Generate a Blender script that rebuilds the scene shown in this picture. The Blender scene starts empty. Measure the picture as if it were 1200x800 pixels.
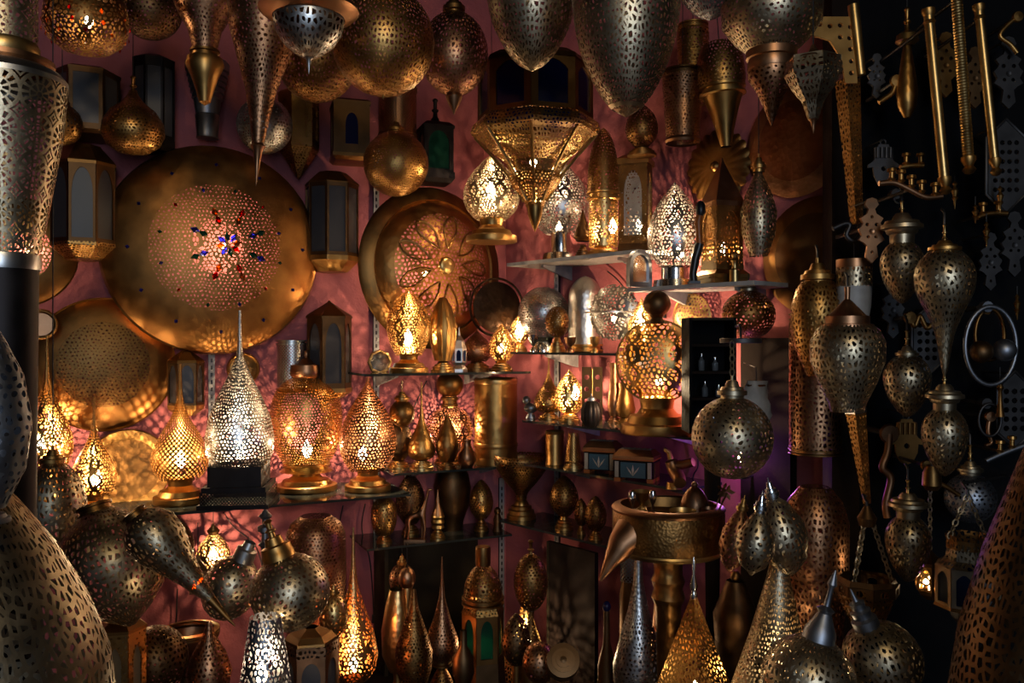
import bpy, math, random
from mathutils import Vector, Matrix
from mathutils.geometry import tessellate_polygon
random.seed(7)
S = bpy.context.scene
C = S.collection
PI = math.pi
# ------------------------------------------------------------------ camera
F = 1000.0                      # focal length in pixels of the 1200x800 frame
CZ = 1.5
cam = bpy.data.objects.new('camera', bpy.data.cameras.new('camera'))
C.objects.link(cam)
cam.location = (0, 0, CZ); cam.rotation_euler = (PI/2, 0, 0)
cam.data.sensor_width = 36; cam.data.lens = 36*F/1200; cam.data.clip_start = .02
S.camera = cam
# ------------------------------------------------------------------ view, world, daylight from the open shop front
S.view_settings.view_transform = 'Standard'; S.view_settings.look = 'None'
S.view_settings.gamma = 1.0; S.view_settings.use_curve_mapping = False
S.view_settings.exposure = 0.0
S.cycles.transparent_max_bounces = 14; S.cycles.max_bounces = 7; S.cycles.glossy_bounces = 4
S.cycles.sample_clamp_indirect = 3.0; S.cycles.caustics_reflective = False; S.cycles.caustics_refractive = False
w = bpy.data.worlds.new('street_sky'); S.world = w; w.use_nodes = True
w.node_tree.nodes['Background'].inputs[0].default_value = (.42, .58, .9, 1)
w.node_tree.nodes['Background'].inputs[1].default_value = .07
def area(name, loc, target, sx, sy, col, watt):
    l = bpy.data.lights.new(name, 'AREA'); l.shape = 'RECTANGLE'; l.size = sx; l.size_y = sy
    l.color = col; l.energy = watt
    o = bpy.data.objects.new(name, l); C.objects.link(o); o.location = loc
    o.rotation_euler = (Vector(target)-Vector(loc)).to_track_quat('-Z', 'Y').to_euler()
    return o
DAY = area('shop_front_daylight', (.5, -2.3, 1.9), (0, 2.5, 1.4), 1.0, 1.6, (.62, .78, 1), 42)
def point(name, loc, col, watt, rad):
    l = bpy.data.lights.new(name, 'POINT'); l.color = col; l.energy = watt; l.shadow_soft_size = rad
    o = bpy.data.objects.new(name, l); C.objects.link(o); o.location = loc
    return o
point('awning_lamp', (.3, -.8, 2.7), (1, .74, .36), 30, .14)
BULB_COL = (1, .72, .42)
BW = 0.40                       # overall strength of the shop's bulbs
# ------------------------------------------------------------------ pixel -> world, the two shelf walls
def P(px, py, d): return Vector(((px-600)/F*d, d, CZ-(py-400)/F*d))
NL = Vector((-.4225, .9063, 0)); CL = 3.131       # left wall plane  n.p = c (n points into the wall)
NR = Vector((.755, .6557, 0)); CR = 2.239         # right wall plane
def DL(px, off=0): return (CL-off)/(NL.y+NL.x*(px-600)/F)
def DR(px, off=0): return (CR-off)/(NR.y+NR.x*(px-600)/F)
# ------------------------------------------------------------------ materials
COL = {'br': ((.50, .27, .082), .30), 'bd': ((.27, .135, .042), .34), 'ab': ((.43, .20, .058), .34), 'db': ((.045, .026, .016), .36), 'gd': ((.72, .47, .18), .26), 'cu': ((.44, .22, .11), .30),
       'cr': ((.30, .12, .06), .30), 'sv': ((.62, .60, .57), .27), 'ns': ((.50, .40, .26), .30), 'bz': ((.15, .08, .035), .38), 'bk': ((.035, .03, .03), .45),
       'ch': ((.8, .78, .75), .12), 'ir': ((.085, .08, .08), .42), 'st': ((.3, .31, .34), .35)}
MC = {}
class NT:
    def __init__(s, name):
        s.m = bpy.data.materials.new(name); s.m.use_nodes = True; s.t = s.m.node_tree; s.t.nodes.clear()
    def n(s, typ, **kw):
        x = s.t.nodes.new('ShaderNode'+typ)
        for k, v in kw.items(): setattr(x, k, v)
        return x
    def put(s, inp, v):
        if isinstance(v, bpy.types.NodeSocket): s.t.links.new(v, inp)
        else: inp.default_value = v
    def math(s, op, a, b=0., c=0., clamp=False):
        x = s.n('Math', operation=op); x.use_clamp = clamp
        s.put(x.inputs[0], a); s.put(x.inputs[1], b); s.put(x.inputs[2], c)
        return x.outputs[0]
    def out(s, sock):
        o = s.n('OutputMaterial'); s.t.links.new(sock, o.inputs[0]); return s.m
    def bsdf(s, col, rough, metal=0., **kw):
        b = s.n('BsdfPrincipled'); s.put(b.inputs['Base Color'], col); s.put(b.inputs['Roughness'], rough); s.put(b.inputs['Metallic'], metal)
        for k, v in kw.items(): s.put(b.inputs[k], v)
        return b
def rgba(c): return (c[0], c[1], c[2], 1)
def noisy(g, coord, scale, c0, c1, lo=.35, hi=.65, detail=3):
    n = g.n('TexNoise'); g.put(n.inputs['Vector'], coord); n.inputs['Scale'].default_value = scale; n.inputs['Detail'].default_value = detail
    r = g.n('ValToRGB'); r.color_ramp.elements[0].position = lo; r.color_ramp.elements[1].position = hi
    r.color_ramp.elements[0].color = rgba(c0); r.color_ramp.elements[1].color = rgba(c1)
    g.put(r.inputs[0], n.outputs[0]); return r.outputs[0], n.outputs[0]
def hole_mask(g, kind, sc):
    """1 where the sheet is cut through"""
    tc = g.n('TexCoord')
    if kind == 'l':
        v = g.n('TexVoronoi', voronoi_dimensions='2D', feature='DISTANCE_TO_EDGE')
        mp = g.n('Mapping'); g.put(mp.inputs['Vector'], tc.outputs['UV'])
        mp.inputs['Scale'].default_value = (1, .72, 1)
        g.put(v.inputs['Vector'], mp.outputs[0]); v.inputs['Scale'].default_value = sc
        v.inputs['Randomness'].default_value = .8
        return g.math('GREATER_THAN', v.outputs['Distance'], .225)
    nz = g.n('TexNoise', noise_dimensions='2D'); g.put(nz.inputs['Vector'], tc.outputs['UV']); nz.inputs['Scale'].default_value = sc*.35; nz.inputs['Detail'].default_value = 0
    wob = g.n('VectorMath', operation='MULTIPLY_ADD'); g.put(wob.inputs[0], nz.outputs['Color']); wob.inputs[1].default_value = (1.1/sc,)*3; g.put(wob.inputs[2], tc.outputs['UV'])
    sp = g.n('SeparateXYZ'); g.put(sp.inputs[0], wob.outputs[0] if kind in 'dDe' else tc.outputs['UV'])
    u, v = g.math('MULTIPLY', sp.outputs[0], sc), g.math('MULTIPLY', sp.outputs[1], sc)
    if kind in 'dDe':            # staggered rows of round holes; lamps also carry a solid ogee tracery
        v2 = g.math('MULTIPLY', v, 1.155)
        row = g.math('MULTIPLY', g.math('MODULO', g.math('ABSOLUTE', g.math('FLOOR', v2)), 2.), .5)
        a = g.math('SUBTRACT', g.math('FRACT', g.math('ADD', u, row)), .5); b = g.math('MULTIPLY', g.math('SUBTRACT', g.math('FRACT', v2), .5), .866)
        r = g.math('SQRT', g.math('ADD', g.math('MULTIPLY', a, a), g.math('MULTIPLY', b, b)))
        wn = g.n('TexWhiteNoise', noise_dimensions='2D'); cx = g.n('CombineXYZ')
        g.put(cx.inputs[0], g.math('FLOOR', g.math('ADD', u, row))); g.put(cx.inputs[1], g.math('FLOOR', v2)); g.put(wn.inputs['Vector'], cx.outputs[0])
        k0 = {'d': .31, 'D': .42, 'e': .23}[kind]
        h = g.math('LESS_THAN', r, g.math('MULTIPLY_ADD', wn.outputs[0], k0*.5, k0*.6))
        if kind == 'D':
            sn = g.math('MULTIPLY', g.math('SINE', g.math('MULTIPLY', v, PI/4)), .16)
            for sg in (1, -1):
                q = g.math('ADD', g.math('MULTIPLY', u, 1/8), g.math('MULTIPLY', sn, float(sg)))
                h = g.math('MULTIPLY', h, g.math('GREATER_THAN', g.math('ABSOLUTE', g.math('SUBTRACT', g.math('FRACT', q), .5)), .05))
        return h
    if kind == 'x':
        a, b = g.math('ADD', u, v), g.math('SUBTRACT', u, v)
        a = g.math('SUBTRACT', g.math('FRACT', a), .5); b = g.math('SUBTRACT', g.math('FRACT', b), .5)
        r = g.math('SQRT', g.math('ADD', g.math('MULTIPLY', a, a), g.math('MULTIPLY', b, b)))
        return g.math('LESS_THAN', r, .34)
    # rosettes: eight petals, a ring of leaves, corner dots
    a = g.math('SUBTRACT', g.math('FRACT', u), .5); b = g.math('SUBTRACT', g.math('FRACT', v), .5)
    r = g.math('MULTIPLY', g.math('SQRT', g.math('ADD', g.math('MULTIPLY', a, a), g.math('MULTIPLY', b, b))), 2.)
    th = g.math('ARCTAN2', b, a)
    def band(lo, hi): return g.math('MULTIPLY', g.math('GREATER_THAN', r, lo), g.math('LESS_THAN', r, hi))
    p1 = g.math('MULTIPLY', band(.2, .5), g.math('GREATER_THAN', g.math('ABSOLUTE', g.math('COSINE', g.math('MULTIPLY', th, 4.))), .55))
    p2 = g.math('MULTIPLY', band(.58, .92), g.math('GREATER_THAN', g.math('ABSOLUTE', g.math('SINE', g.math('MULTIPLY', th, 7.))), .62))
    p3 = g.math('MULTIPLY', g.math('GREATER_THAN', r, 1.02), g.math('GREATER_THAN', g.math('SINE', g.math('MULTIPLY', r, 34.)), .1))
    p4 = g.math('LESS_THAN', r, .12)
    return g.math('MAXIMUM', g.math('MAXIMUM', p1, p2), g.math('MAXIMUM', p3, p4))
def M(key):
    """'br' plain brass, 'br.d90' dots, 'br.l70' lace, 'br.x120' diamond lattice, 'br.r20' rosettes, 'br.h60' hammered"""
    if key in MC: return MC[key]
    base, _, pat = key.partition('.')
    c, ro = COL[base]
    g = NT('metal_'+key.replace('.', '_'))
    tc = g.n('TexCoord')
    col, nz = noisy(g, tc.outputs['Object'], 22, tuple(x*.7 for x in c), c, .3, .68, 4)
    rough = g.math('MULTIPLY_ADD', nz, .22, ro-.02)
    b = g.bsdf(col, rough, 1.)
    sh = b.outputs[0]
    if pat:
        kind, sc = pat[0], float(pat[1:])
        if kind in 'dDlxe': sc = 36+.5*sc if kind in 'dDe' else 45+.6*sc
        bp = g.n('Bump'); bp.inputs['Distance'].default_value = .0012
        if kind == 'h':
            v = g.n('TexVoronoi'); g.put(v.inputs['Vector'], tc.outputs['Object']); v.inputs['Scale'].default_value = sc
            g.put(bp.inputs['Height'], v.outputs['Distance']); bp.inputs['Strength'].default_value = .8
        else:
            h = hole_mask(g, kind, sc)
            tr = g.n('BsdfTransparent'); mx = g.n('MixShader')
            g.put(mx.inputs[0], h); g.put(mx.inputs[1], sh); g.put(mx.inputs[2], tr.outputs[0]); sh = mx.outputs[0]
            n2 = g.n('TexNoise'); g.put(n2.inputs['Vector'], tc.outputs['Object']); n2.inputs['Scale'].default_value = 130
            g.put(bp.inputs['Height'], n2.outputs[0]); bp.inputs['Strength'].default_value = .35
        g.put(b.inputs['Normal'], bp.outputs[0])
    MC[key] = g.out(sh); return MC[key]
def simple(name, col, rough=.6, scale=14, var=.6, bump=0, bscale=40, **kw):
    g = NT(name); tc = g.n('TexCoord')
    c, nz = noisy(g, tc.outputs['Object'], scale, tuple(x*var for x in col), col, .3, .7)
    b = g.bsdf(c, rough, 0., **kw)
    if bump:
        n2 = g.n('TexNoise'); g.put(n2.inputs['Vector'], tc.outputs['Object']); n2.inputs['Scale'].default_value = bscale; n2.inputs['Detail'].default_value = 6
        bp = g.n('Bump'); bp.inputs['Strength'].default_value = bump; bp.inputs['Distance'].default_value = .01
        g.put(bp.inputs['Height'], n2.outputs[0]); g.put(b.inputs['Normal'], bp.outputs[0])
    MC[name] = g.out(b.outputs[0]); return MC[name]
simple('pink_plaster', (.46, .125, .13), .8, 5, .82, .5, 30, **{'Specular IOR Level': .2})
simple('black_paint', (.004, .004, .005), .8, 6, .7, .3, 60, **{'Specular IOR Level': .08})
simple('dark_wood', (.017, .009, .006), .8, 6, .5, .3, 25, **{'Specular IOR Level': .12})
simple('olive_board', (.028, .019, .010), .7, 6, .5, **{'Specular IOR Level': .15})
simple('black_plastic', (.015, .014, .015), .35)
simple('white_paint', (.42, .40, .38), .5, 30, .7)
simple('rail_paint', (.36, .33, .32), .5, 40, .7)
simple('floor_tile', (.08, .05, .04), .6)
simple('cord_black', (.01, .009, .009), .6)
simple('teal_inlay', (.03, .10, .15), .35)
simple('bone_inlay', (.5, .42, .33), .4)
simple('orange_lacquer', (.45, .12, .02), .4)
simple('purple_cloth', (.22, .06, .3), .8)
def glassy(name, col, tr=.35, tl=.45, rough=.12):
    """coloured or frosted pane: part see-through, part light-scattering, glossy skin"""
    g = NT(name)
    t = g.n('BsdfTransparent'); t.inputs[0].default_value = rgba(col)
    l = g.n('BsdfTranslucent'); l.inputs[0].default_value = rgba(col)
    d = g.n('BsdfDiffuse'); d.inputs[0].default_value = rgba(tuple(x*.5 for x in col))
    gl = g.n('BsdfGlossy'); gl.inputs['Roughness'].default_value = rough; gl.inputs[0].default_value = (.9, .9, .9, 1)
    m1 = g.n('MixShader'); m1.inputs[0].default_value = tr; g.put(m1.inputs[1], l.outputs[0]); g.put(m1.inputs[2], t.outputs[0])
    m2 = g.n('MixShader'); m2.inputs[0].default_value = tl; g.put(m2.inputs[1], d.outputs[0]); g.put(m2.inputs[2], m1.outputs[0])
    m3 = g.n('MixShader'); fr = g.n('Fresnel'); fr.inputs[0].default_value = 1.45
    g.put(m3.inputs[0], fr.outputs[0]); g.put(m3.inputs[1], m2.outputs[0]); g.put(m3.inputs[2], gl.outputs[0])
    MC[name] = g.out(m3.outputs[0])
glassy('frosted_pane', (.15, .135, .14), .06, .35, .35)
glassy('cream_pane', (.75, .62, .42), .1, .6)
glassy('blue_glass', (.012, .02, .16), .25, .6)
glassy('green_glass', (.03, .16, .10), .2, .6)
glassy('red_glass', (.85, .02, .015), .3, .9)
glassy('orange_glass', (.95, .27, .02), .3, .9)
glassy('violet_glass', (.12, .12, .8), .3, .9)
glassy('shelf_glass', (.20, .22, .20), .75, .7, .05)
glassy('clear_glass', (.75, .8, .85), .6, .8, .05)
def bulbmat(name, col, s):
    g = NT(name); e = g.n('Emission'); e.inputs[0].default_value = rgba(col); e.inputs[1].default_value = s
    t = g.n('BsdfTransparent'); a = g.n('AddShader'); g.put(a.inputs[0], e.outputs[0]); g.put(a.inputs[1], t.outputs[0])
    MC[name] = g.out(a.outputs[0]); MC[name].cycles.emission_sampling = 'NONE'
bulbmat('bulb_glow', (1, .74, .42), 14)
bulbmat('ember_glow', (1, .45, .12), 5)
# ------------------------------------------------------------------ mesh helpers
def mesh(name, verts, faces, smooth=40, uvs=None):
    me = bpy.data.meshes.new(name); me.from_pydata([tuple(v) for v in verts], [], faces); me.update()
    if uvs is None:
        uvs = []
        for p in me.polygons:
            nn = p.normal; h = math.hypot(nn.x, nn.y)
            if h < .5: uvs.append([(me.vertices[i].co.x, me.vertices[i].co.y) for i in p.vertices])
            else: uvs.append([((-nn.y*me.vertices[i].co.x+nn.x*me.vertices[i].co.y)/h, me.vertices[i].co.z) for i in p.vertices])
    if uvs is not None:
        ul = me.uv_layers.new(name='UVMap')
        for i, f in enumerate(faces):
            for k, li in enumerate(me.polygons[i].loop_indices): ul.data[li].uv = uvs[i][k]
    if smooth:
        me.polygons.foreach_set('use_smooth', [True]*len(me.polygons))
        me.set_sharp_from_angle(angle=math.radians(smooth))
    return me
def obj(name, me, mat, parent=None, loc=None):
    o = bpy.data.objects.new(name, me); C.objects.link(o)
    if mat is not None:
        if not me.materials: me.materials.append(MC.get(mat) or M(mat))
    if parent is not None: o.parent = parent
    if loc is not None: o.location = loc
    return o
USED = {}
def tag(o, label, cat, group=None, kind=None):
    o['label'] = label; o['category'] = cat
    if group: o['group'] = group
    if kind: o['kind'] = kind
    return o
def thing(name, label, cat, loc, group=None, rot=None):
    o = bpy.data.objects.new(name, None); C.objects.link(o); o.location = loc; o.empty_display_size = .05
    if rot is not None: o.rotation_mode = 'QUATERNION'; o.rotation_quaternion = rot
    return tag(o, label, cat, group)
def smooth_prof(pr, k=5):
    """Catmull-Rom through (a,b) pairs"""
    out = []; n = len(pr)
    for i in range(n-1):
        p0 = pr[max(i-1, 0)]; p1 = pr[i]; p2 = pr[i+1]; p3 = pr[min(i+2, n-1)]
        for j in range(k):
            t = j/k
            q = [.5*(2*p1[c]+(p2[c]-p0[c])*t+(2*p0[c]-5*p1[c]+4*p2[c]-p3[c])*t*t+(3*p1[c]-p0[c]-3*p2[c]+p3[c])*t**3) for c in (0, 1)]
            out.append((q[0], max(q[1], 0)))
    out.append(pr[-1]); return out
def lathe(pr, n=40, rot=0., flat=False, flute=0, famp=0., twist=0., planar=False):
    """pr: [(z, r)] ; returns mesh around local Z with UVs in metres"""
    vs, fs, uv = [], [], []
    R = max(r for z, r in pr); L = [0.]
    for a, b in zip(pr, pr[1:]): L.append(L[-1]+math.hypot(b[0]-a[0], b[1]-a[1]))
    for i, (z, r) in enumerate(pr):
        for k in range(n):
            a = PI/2+rot+2*PI*k/n
            rr = r*(1+famp*abs(math.cos(flute*a/2+twist*L[i]))) if flute else r
            vs.append((rr*math.cos(a), rr*math.sin(a), z))
    for i in range(len(pr)-1):
        for k in range(n):
            k2 = (k+1) % n
            fs.append((i*n+k, i*n+k2, (i+1)*n+k2, (i+1)*n+k))
            u0, u1 = k/n*2*PI*R, (k+1)/n*2*PI*R
            if planar: uv.append(tuple(vs[q][:2] for q in fs[-1]))
            else: uv.append(((u0, L[i]), (u1, L[i]), (u1, L[i+1]), (u0, L[i+1])))
    if pr[0][0] < pr[-1][0]: pass
    else:
        fs = [f[::-1] for f in fs]; uv = [q[::-1] for q in uv]
    return mesh('lathe', vs, fs, 0 if flat else 40, uv)
def tube(pts, r, n=8, closed=False):
    pts = [Vector(p) for p in pts]; N = len(pts); vs, fs = [], []
    rs = r if isinstance(r, (list, tuple)) else [r]*N
    up = Vector((0, 0, 1))
    prev = None
    for i, p in enumerate(pts):
        a = pts[(i-1) % N] if (closed or i > 0) else p
        b = pts[(i+1) % N] if (closed or i < N-1) else p
        t = (b-a).normalized()
        if prev is None:
            x = t.cross(up)
            if x.length < .1: x = t.cross(Vector((1, 0, 0)))
        else: x = prev-t*prev.dot(t)
        x.normalize(); prev = x; y = t.cross(x)
        for k in range(n):
            q = 2*PI*k/n; vs.append(p+(x*math.cos(q)+y*math.sin(q))*rs[i])
    for i in range(N if closed else N-1):
        for k in range(n):
            j = (i+1) % N; k2 = (k+1) % n
            fs.append((i*n+k, i*n+k2, j*n+k2, j*n+k))
    if not closed: fs += [tuple(range(n))[::-1], tuple(range((N-1)*n, N*n))]
    return mesh('tube', vs, fs, 50)
def join(*ms):
    vs, fs = [], []
    for m in ms:
        o = len(vs); vs += [v.co.copy() for v in m.vertices]; fs += [tuple(o+i for i in p.vertices) for p in m.polygons]
    return mesh('joined', vs, fs, 40)
def box(x0, x1, y0, y1, z0, z1, bev=0):
    vs = [(x, y, z) for x in (x0, x1) for y in (y0, y1) for z in (z0, z1)]
    fs = [(0, 1, 3, 2), (4, 6, 7, 5), (0, 4, 5, 1), (2, 3, 7, 6), (0, 2, 6, 4), (1, 5, 7, 3)]
    return mesh('box', vs, fs, 0)
def plate(outline, holes=(), th=.004, mat4=None):
    """flat cut sheet in the local XZ plane with real holes, thickness along Y"""
    loops = [list(outline)]+[list(h) for h in holes]
    flat = [p for l in loops for p in l]; n = len(flat)
    tri = tessellate_polygon([[Vector((p[0], p[1], 0)) for p in l] for l in loops])
    vs = [(p[0], -th/2, p[1]) for p in flat]+[(p[0], th/2, p[1]) for p in flat]
    fs = [tuple(t) for t in tri]+[tuple(n+i for i in t[::-1]) for t in tri]
    o = 0
    for l in loops:
        k = len(l)
        for i in range(k): fs.append((o+i, o+(i+1) % k, n+o+(i+1) % k, n+o+i))
        o += k
    m = mesh('plate', vs, fs, 0)
    if mat4 is not None: m.transform(mat4)
    return m
def circ(cx, cz, r, n=12, sx=1., a0=0.): return [(cx+sx*r*math.cos(a0+2*PI*i/n), cz+r*math.sin(a0+2*PI*i/n)) for i in range(n)]
def arch(w, z0, z1, point=.5, lobes=False, n=7):
    """arched opening outline, width w, from z0 up to z1"""
    h = (z1-z0)*point; out = [(-w/2, z0), (w/2, z0)]
    for i in range(n+1):
        t = i/n; x = w/2*math.cos(t*PI/2); z = z1-h+h*math.sin(t*PI/2)
        if lobes: x *= 1+.12*math.sin(t*PI*2); x = min(x, w/2)
        out.append((x, z))
    out += [(-x, z) for x, z in out[2:-1]][::-1]
    return out
BALL = [(.5-.5*math.cos(PI*i/14), math.sin(PI*i/14)) for i in range(15)]
SH = {'ball': BALL,
 'egg': [(0, 0), (.03, .18), (.12, .46), (.3, .82), (.55, 1), (.78, .9), (.92, .62), (1, .42)],
 'pegg': [(0, 0), (.04, .1), (.14, .36), (.34, .76), (.58, 1), (.8, .93), (.94, .68), (1, .5)],
 'eggd': [(0, .5), (.08, .75), (.22, .96), (.4, 1), (.65, .82), (.85, .5), (.96, .22), (1, 0)],
 'eggh': [(0, .9), (.15, .98), (.35, 1), (.6, .88), (.8, .62), (.93, .33), (1, 0)],
 'tear': [(0, .05), (.18, .07), (.32, .13), (.46, .32), (.6, .66), (.74, .94), (.84, 1), (.93, .9), (1, .66)],
 'fat': [(0, .04), (.07, .1), (.18, .3), (.36, .66), (.55, .93), (.7, 1), (.86, .9), (1, .62)],
 'neck': [(0, .04), (.3, .09), (.48, .2), (.62, .5), (.76, .86), (.88, 1), (.96, .9), (1, .62)],
 'drop': [(0, .55), (.08, .86), (.18, 1), (.32, .93), (.48, .62), (.64, .34), (.8, .2), (.94, .1), (1, 0)],
 'jar': [(0, .34), (.05, .55), (.18, .86), (.4, 1), (.65, .98), (.85, .84), (1, .62)],
 'cone': [(0, .04), (.3, .22), (.6, .52), (.85, .85), (1, 1)],
 'globe': [(.5-.5*math.cos(PI*i/14), math.sin(PI*i/14)) for i in range(1, 15)],
 'bowl': [(0, 1), (.2, .97), (.45, .84), (.7, .6), (.88, .33), (1, 0)],
 'dome': [(0, 0), (.1, .4), (.3, .7), (.6, .93), (1, 1)],
 'tube': [(0, 1), (1, 1)],
 'goblet': [(0, .95), (.1, 1), (.3, .93), (.6, .6), (.85, .26), (1, .18)]}
SHARP = {'tube': SH['tube'],
 'cap': [(0, .1), (.18, .1), (.2, .34), (.3, .42), (.45, .5), (.47, .74), (.6, .8), (.62, 1), (.8, 1), (.84, .78), (1, .76)],
 'cap2': [(0, .3), (.1, .42), (.22, .5), (.25, .8), (.34, .86), (.38, 1), (.5, 1.02), (.54, .8), (.66, .72), (.7, .6), (1, .58)],
 'base': [(0, .5), (.12, .46), (.3, .44), (.45, .55), (.5, .74), (.7, .82), (.74, .98), (.95, 1), (1, .98), (1, 0)],
 'base2': [(0, .4), (.15, .34), (.3, .5), (.38, .5), (.42, .7), (.56, .7), (.6, .88), (.78, .88), (.82, 1), (1, 1), (1, 0)],
 'stem': [(0, 0), (.05, .5), (.12, .7), (.2, .45), (.5, .4), (.56, .8), (.62, .8), (.68, .45), (.9, .55), (1, 1)],
 'puck': [(0, 0), (0, .94), (.12, 1), (.9, 1), (1, .96), (1, 0)],
 'lid': [(0, 0), (.06, .12), (.2, .16), (.3, .1), (.36, .3), (.5, .5), (.55, .95), (.75, 1), (.9, 1), (1, .9)],
 'collar': [(0, .8), (.1, 1), (.3, 1), (.35, .85), (.65, .85), (.7, 1), (.9, 1), (1, .8)],
 'spike': [(0, .5), (.1, 1), (.2, .6), (.5, .35), (1, 0)]}
def prof(shape, y0, y1, hw, ybase, d):
    s = d/F
    if isinstance(shape, str):
        pr = smooth_prof(SH[shape]) if shape in SH and shape not in ('tube', 'ball', 'globe') else (SH.get(shape) or SHARP[shape])
    else:
        pr = shape
    return [((ybase-(y0+t*(y1-y0)))*s, max(r*hw*s, 1e-4)) for t, r in pr]
def bulb_part(T, loc, watt, size=.011, flame=False, mat='bulb_glow', col=None, rad=.004):
    pr = [(-1.6, .45), (-1.2, .5), (-.8, .85), (0, 1), (.7, .75), (1.4, .4), (2.0, .02)]
    b = obj('bulb', lathe([(z*size, r*size) for z, r in smooth_prof(pr, 3)], 14), mat, T, loc)
    if watt:
        l = bpy.data.lights.new('bulb_light', 'POINT'); l.color = col or BULB_COL; l.energy = watt*BW; l.shadow_soft_size = rad
        o = bpy.data.objects.new('bulb_light', l); C.objects.link(o); o.parent = b
    return b
def chain_mesh(a, b, link=.012, r=.0016):
    a, b = Vector(a), Vector(b); n = max(2, int((b-a).length/(link*.8))); ms = []
    t = (b-a).normalized(); x = t.cross(Vector((0, 1, 0)))
    if x.length < .1: x = t.cross(Vector((1, 0, 0)))
    x.normalize(); y = t.cross(x)
    for i in range(n):
        c = a.lerp(b, (i+.5)/n); s = x if i % 2 else y
        s = (x+y*(.6 if i % 2 else -.6)).normalized()
        ms.append(tube([c+t*(link*.55*math.cos(q))+s*(link*.3*math.sin(q)) for q in [2*PI*k/8 for k in range(8)]], r, 5, True))
    return join(*ms)
CEIL = 2.95
def lamp(name, label, cat, cx, d, parts, bulb=None, roll=0., pitch=0., hang=None, group=None, pivot=None, n=40, chain=None, cord=None, bulbsize=.011, twist=0, peg=None, pegx=0.):
    """a turned (lathe) thing. parts: (name, material, shape, y_top, y_bottom, half_width[, opts]) in photo pixels at depth d
    hang: 'c' = cord to the ceiling, number = cord/chain up to that pixel row"""
    yb = max(p[4] for p in parts) if pivot is None else pivot
    rot = None
    if roll or pitch or twist:
        rot = Matrix.Rotation(math.radians(roll), 3, 'Y') @ Matrix.Rotation(math.radians(pitch), 3, 'X') @ Matrix.Rotation(math.radians(twist), 3, 'Z')
        rot = rot.to_quaternion()
    T = thing(name, label, cat, P(cx, yb, d), group, rot)
    s = d/F; made = []
    for p in parts:
        o = p[6] if len(p) > 6 else {}
        pr = prof(p[2], p[3], p[4], p[5], yb, d)
        me = lathe(pr, o.get('n', n), o.get('rot', 0), o.get('n', 99) < 13, o.get('flute', 0), o.get('famp', 0), o.get('twist', 0))
        par = T
        if o.get('of'): par = [m for m in made if m.name.split('.')[0] == o['of']][-1]
        q = obj(p[0], me, p[1], par)
        if o.get('label'): q['label'] = o['label']
        if 'dx' in o: q.location.x = o['dx']*s
        made.append(q)
    yt = min(p[3] for p in parts)
    if hang is not None:
        top = Vector((0, 0, (yb-yt)*s))
        if hang in ('c', 'w'): zt = CEIL-T.location.z
        else: zt = (yb-hang)*s
        if hang == 'w': obj('hook', tube([top-Vector((0, 0, .004)), top+Vector((0, 0, .02)), top+Vector((0, .012, .03)), (pegx or (cx-600)/F*(peg or 2.06-d), peg or 2.06-d, top.z+.03+(400-yt)/F*(peg or 2.06-d))], .0025, 6), 'ir', T)
        elif chain: obj('chain', chain_mesh(top, (0, 0, zt), chain), 'ns', T)
        else: obj('cord', tube([top-Vector((0, 0, .004)), (0, 0, zt)], .0013, 6), cord or 'cord_black', T)
    if bulb:
        bx, by, watt = bulb[:3]
        bulb_part(T, ((bx-cx)*s, 0, (yb-by)*s), watt, bulbsize, col=bulb[3] if len(bulb) > 3 else None)
    return T
def axis_rot(ax):
    return Vector(ax).to_track_quat('Z', 'Y')
AL, AR = -NL, -NR
def disc(name, label, cat, cx, cy, d, R, parts, ax, bulb=None, group=None, n=56):
    """a dished disc facing along ax; parts: (name, mat, [(radius, height)] in units of R)"""
    T = thing(name, label, cat, P(cx, cy, d), group, axis_rot(ax)); r0 = R*d/F
    for p in parts:
        o = p[3] if len(p) > 3 else {}
        pr = p[2]
        if o.get('smooth', True) and len(pr) > 2: pr = smooth_prof(pr, 4)
        me = lathe([(h*r0, max(r*r0, 1e-4)) for r, h in pr][::-1], n, 0, False, o.get('flute', 0), o.get('famp', 0), o.get('twist', 0), True)
        q = obj(p[0], me, p[1], T)
    if bulb: bulb_part(T, (bulb[0]*r0, bulb[1]*r0, bulb[2]*r0), bulb[3])
    return T, r0
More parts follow.
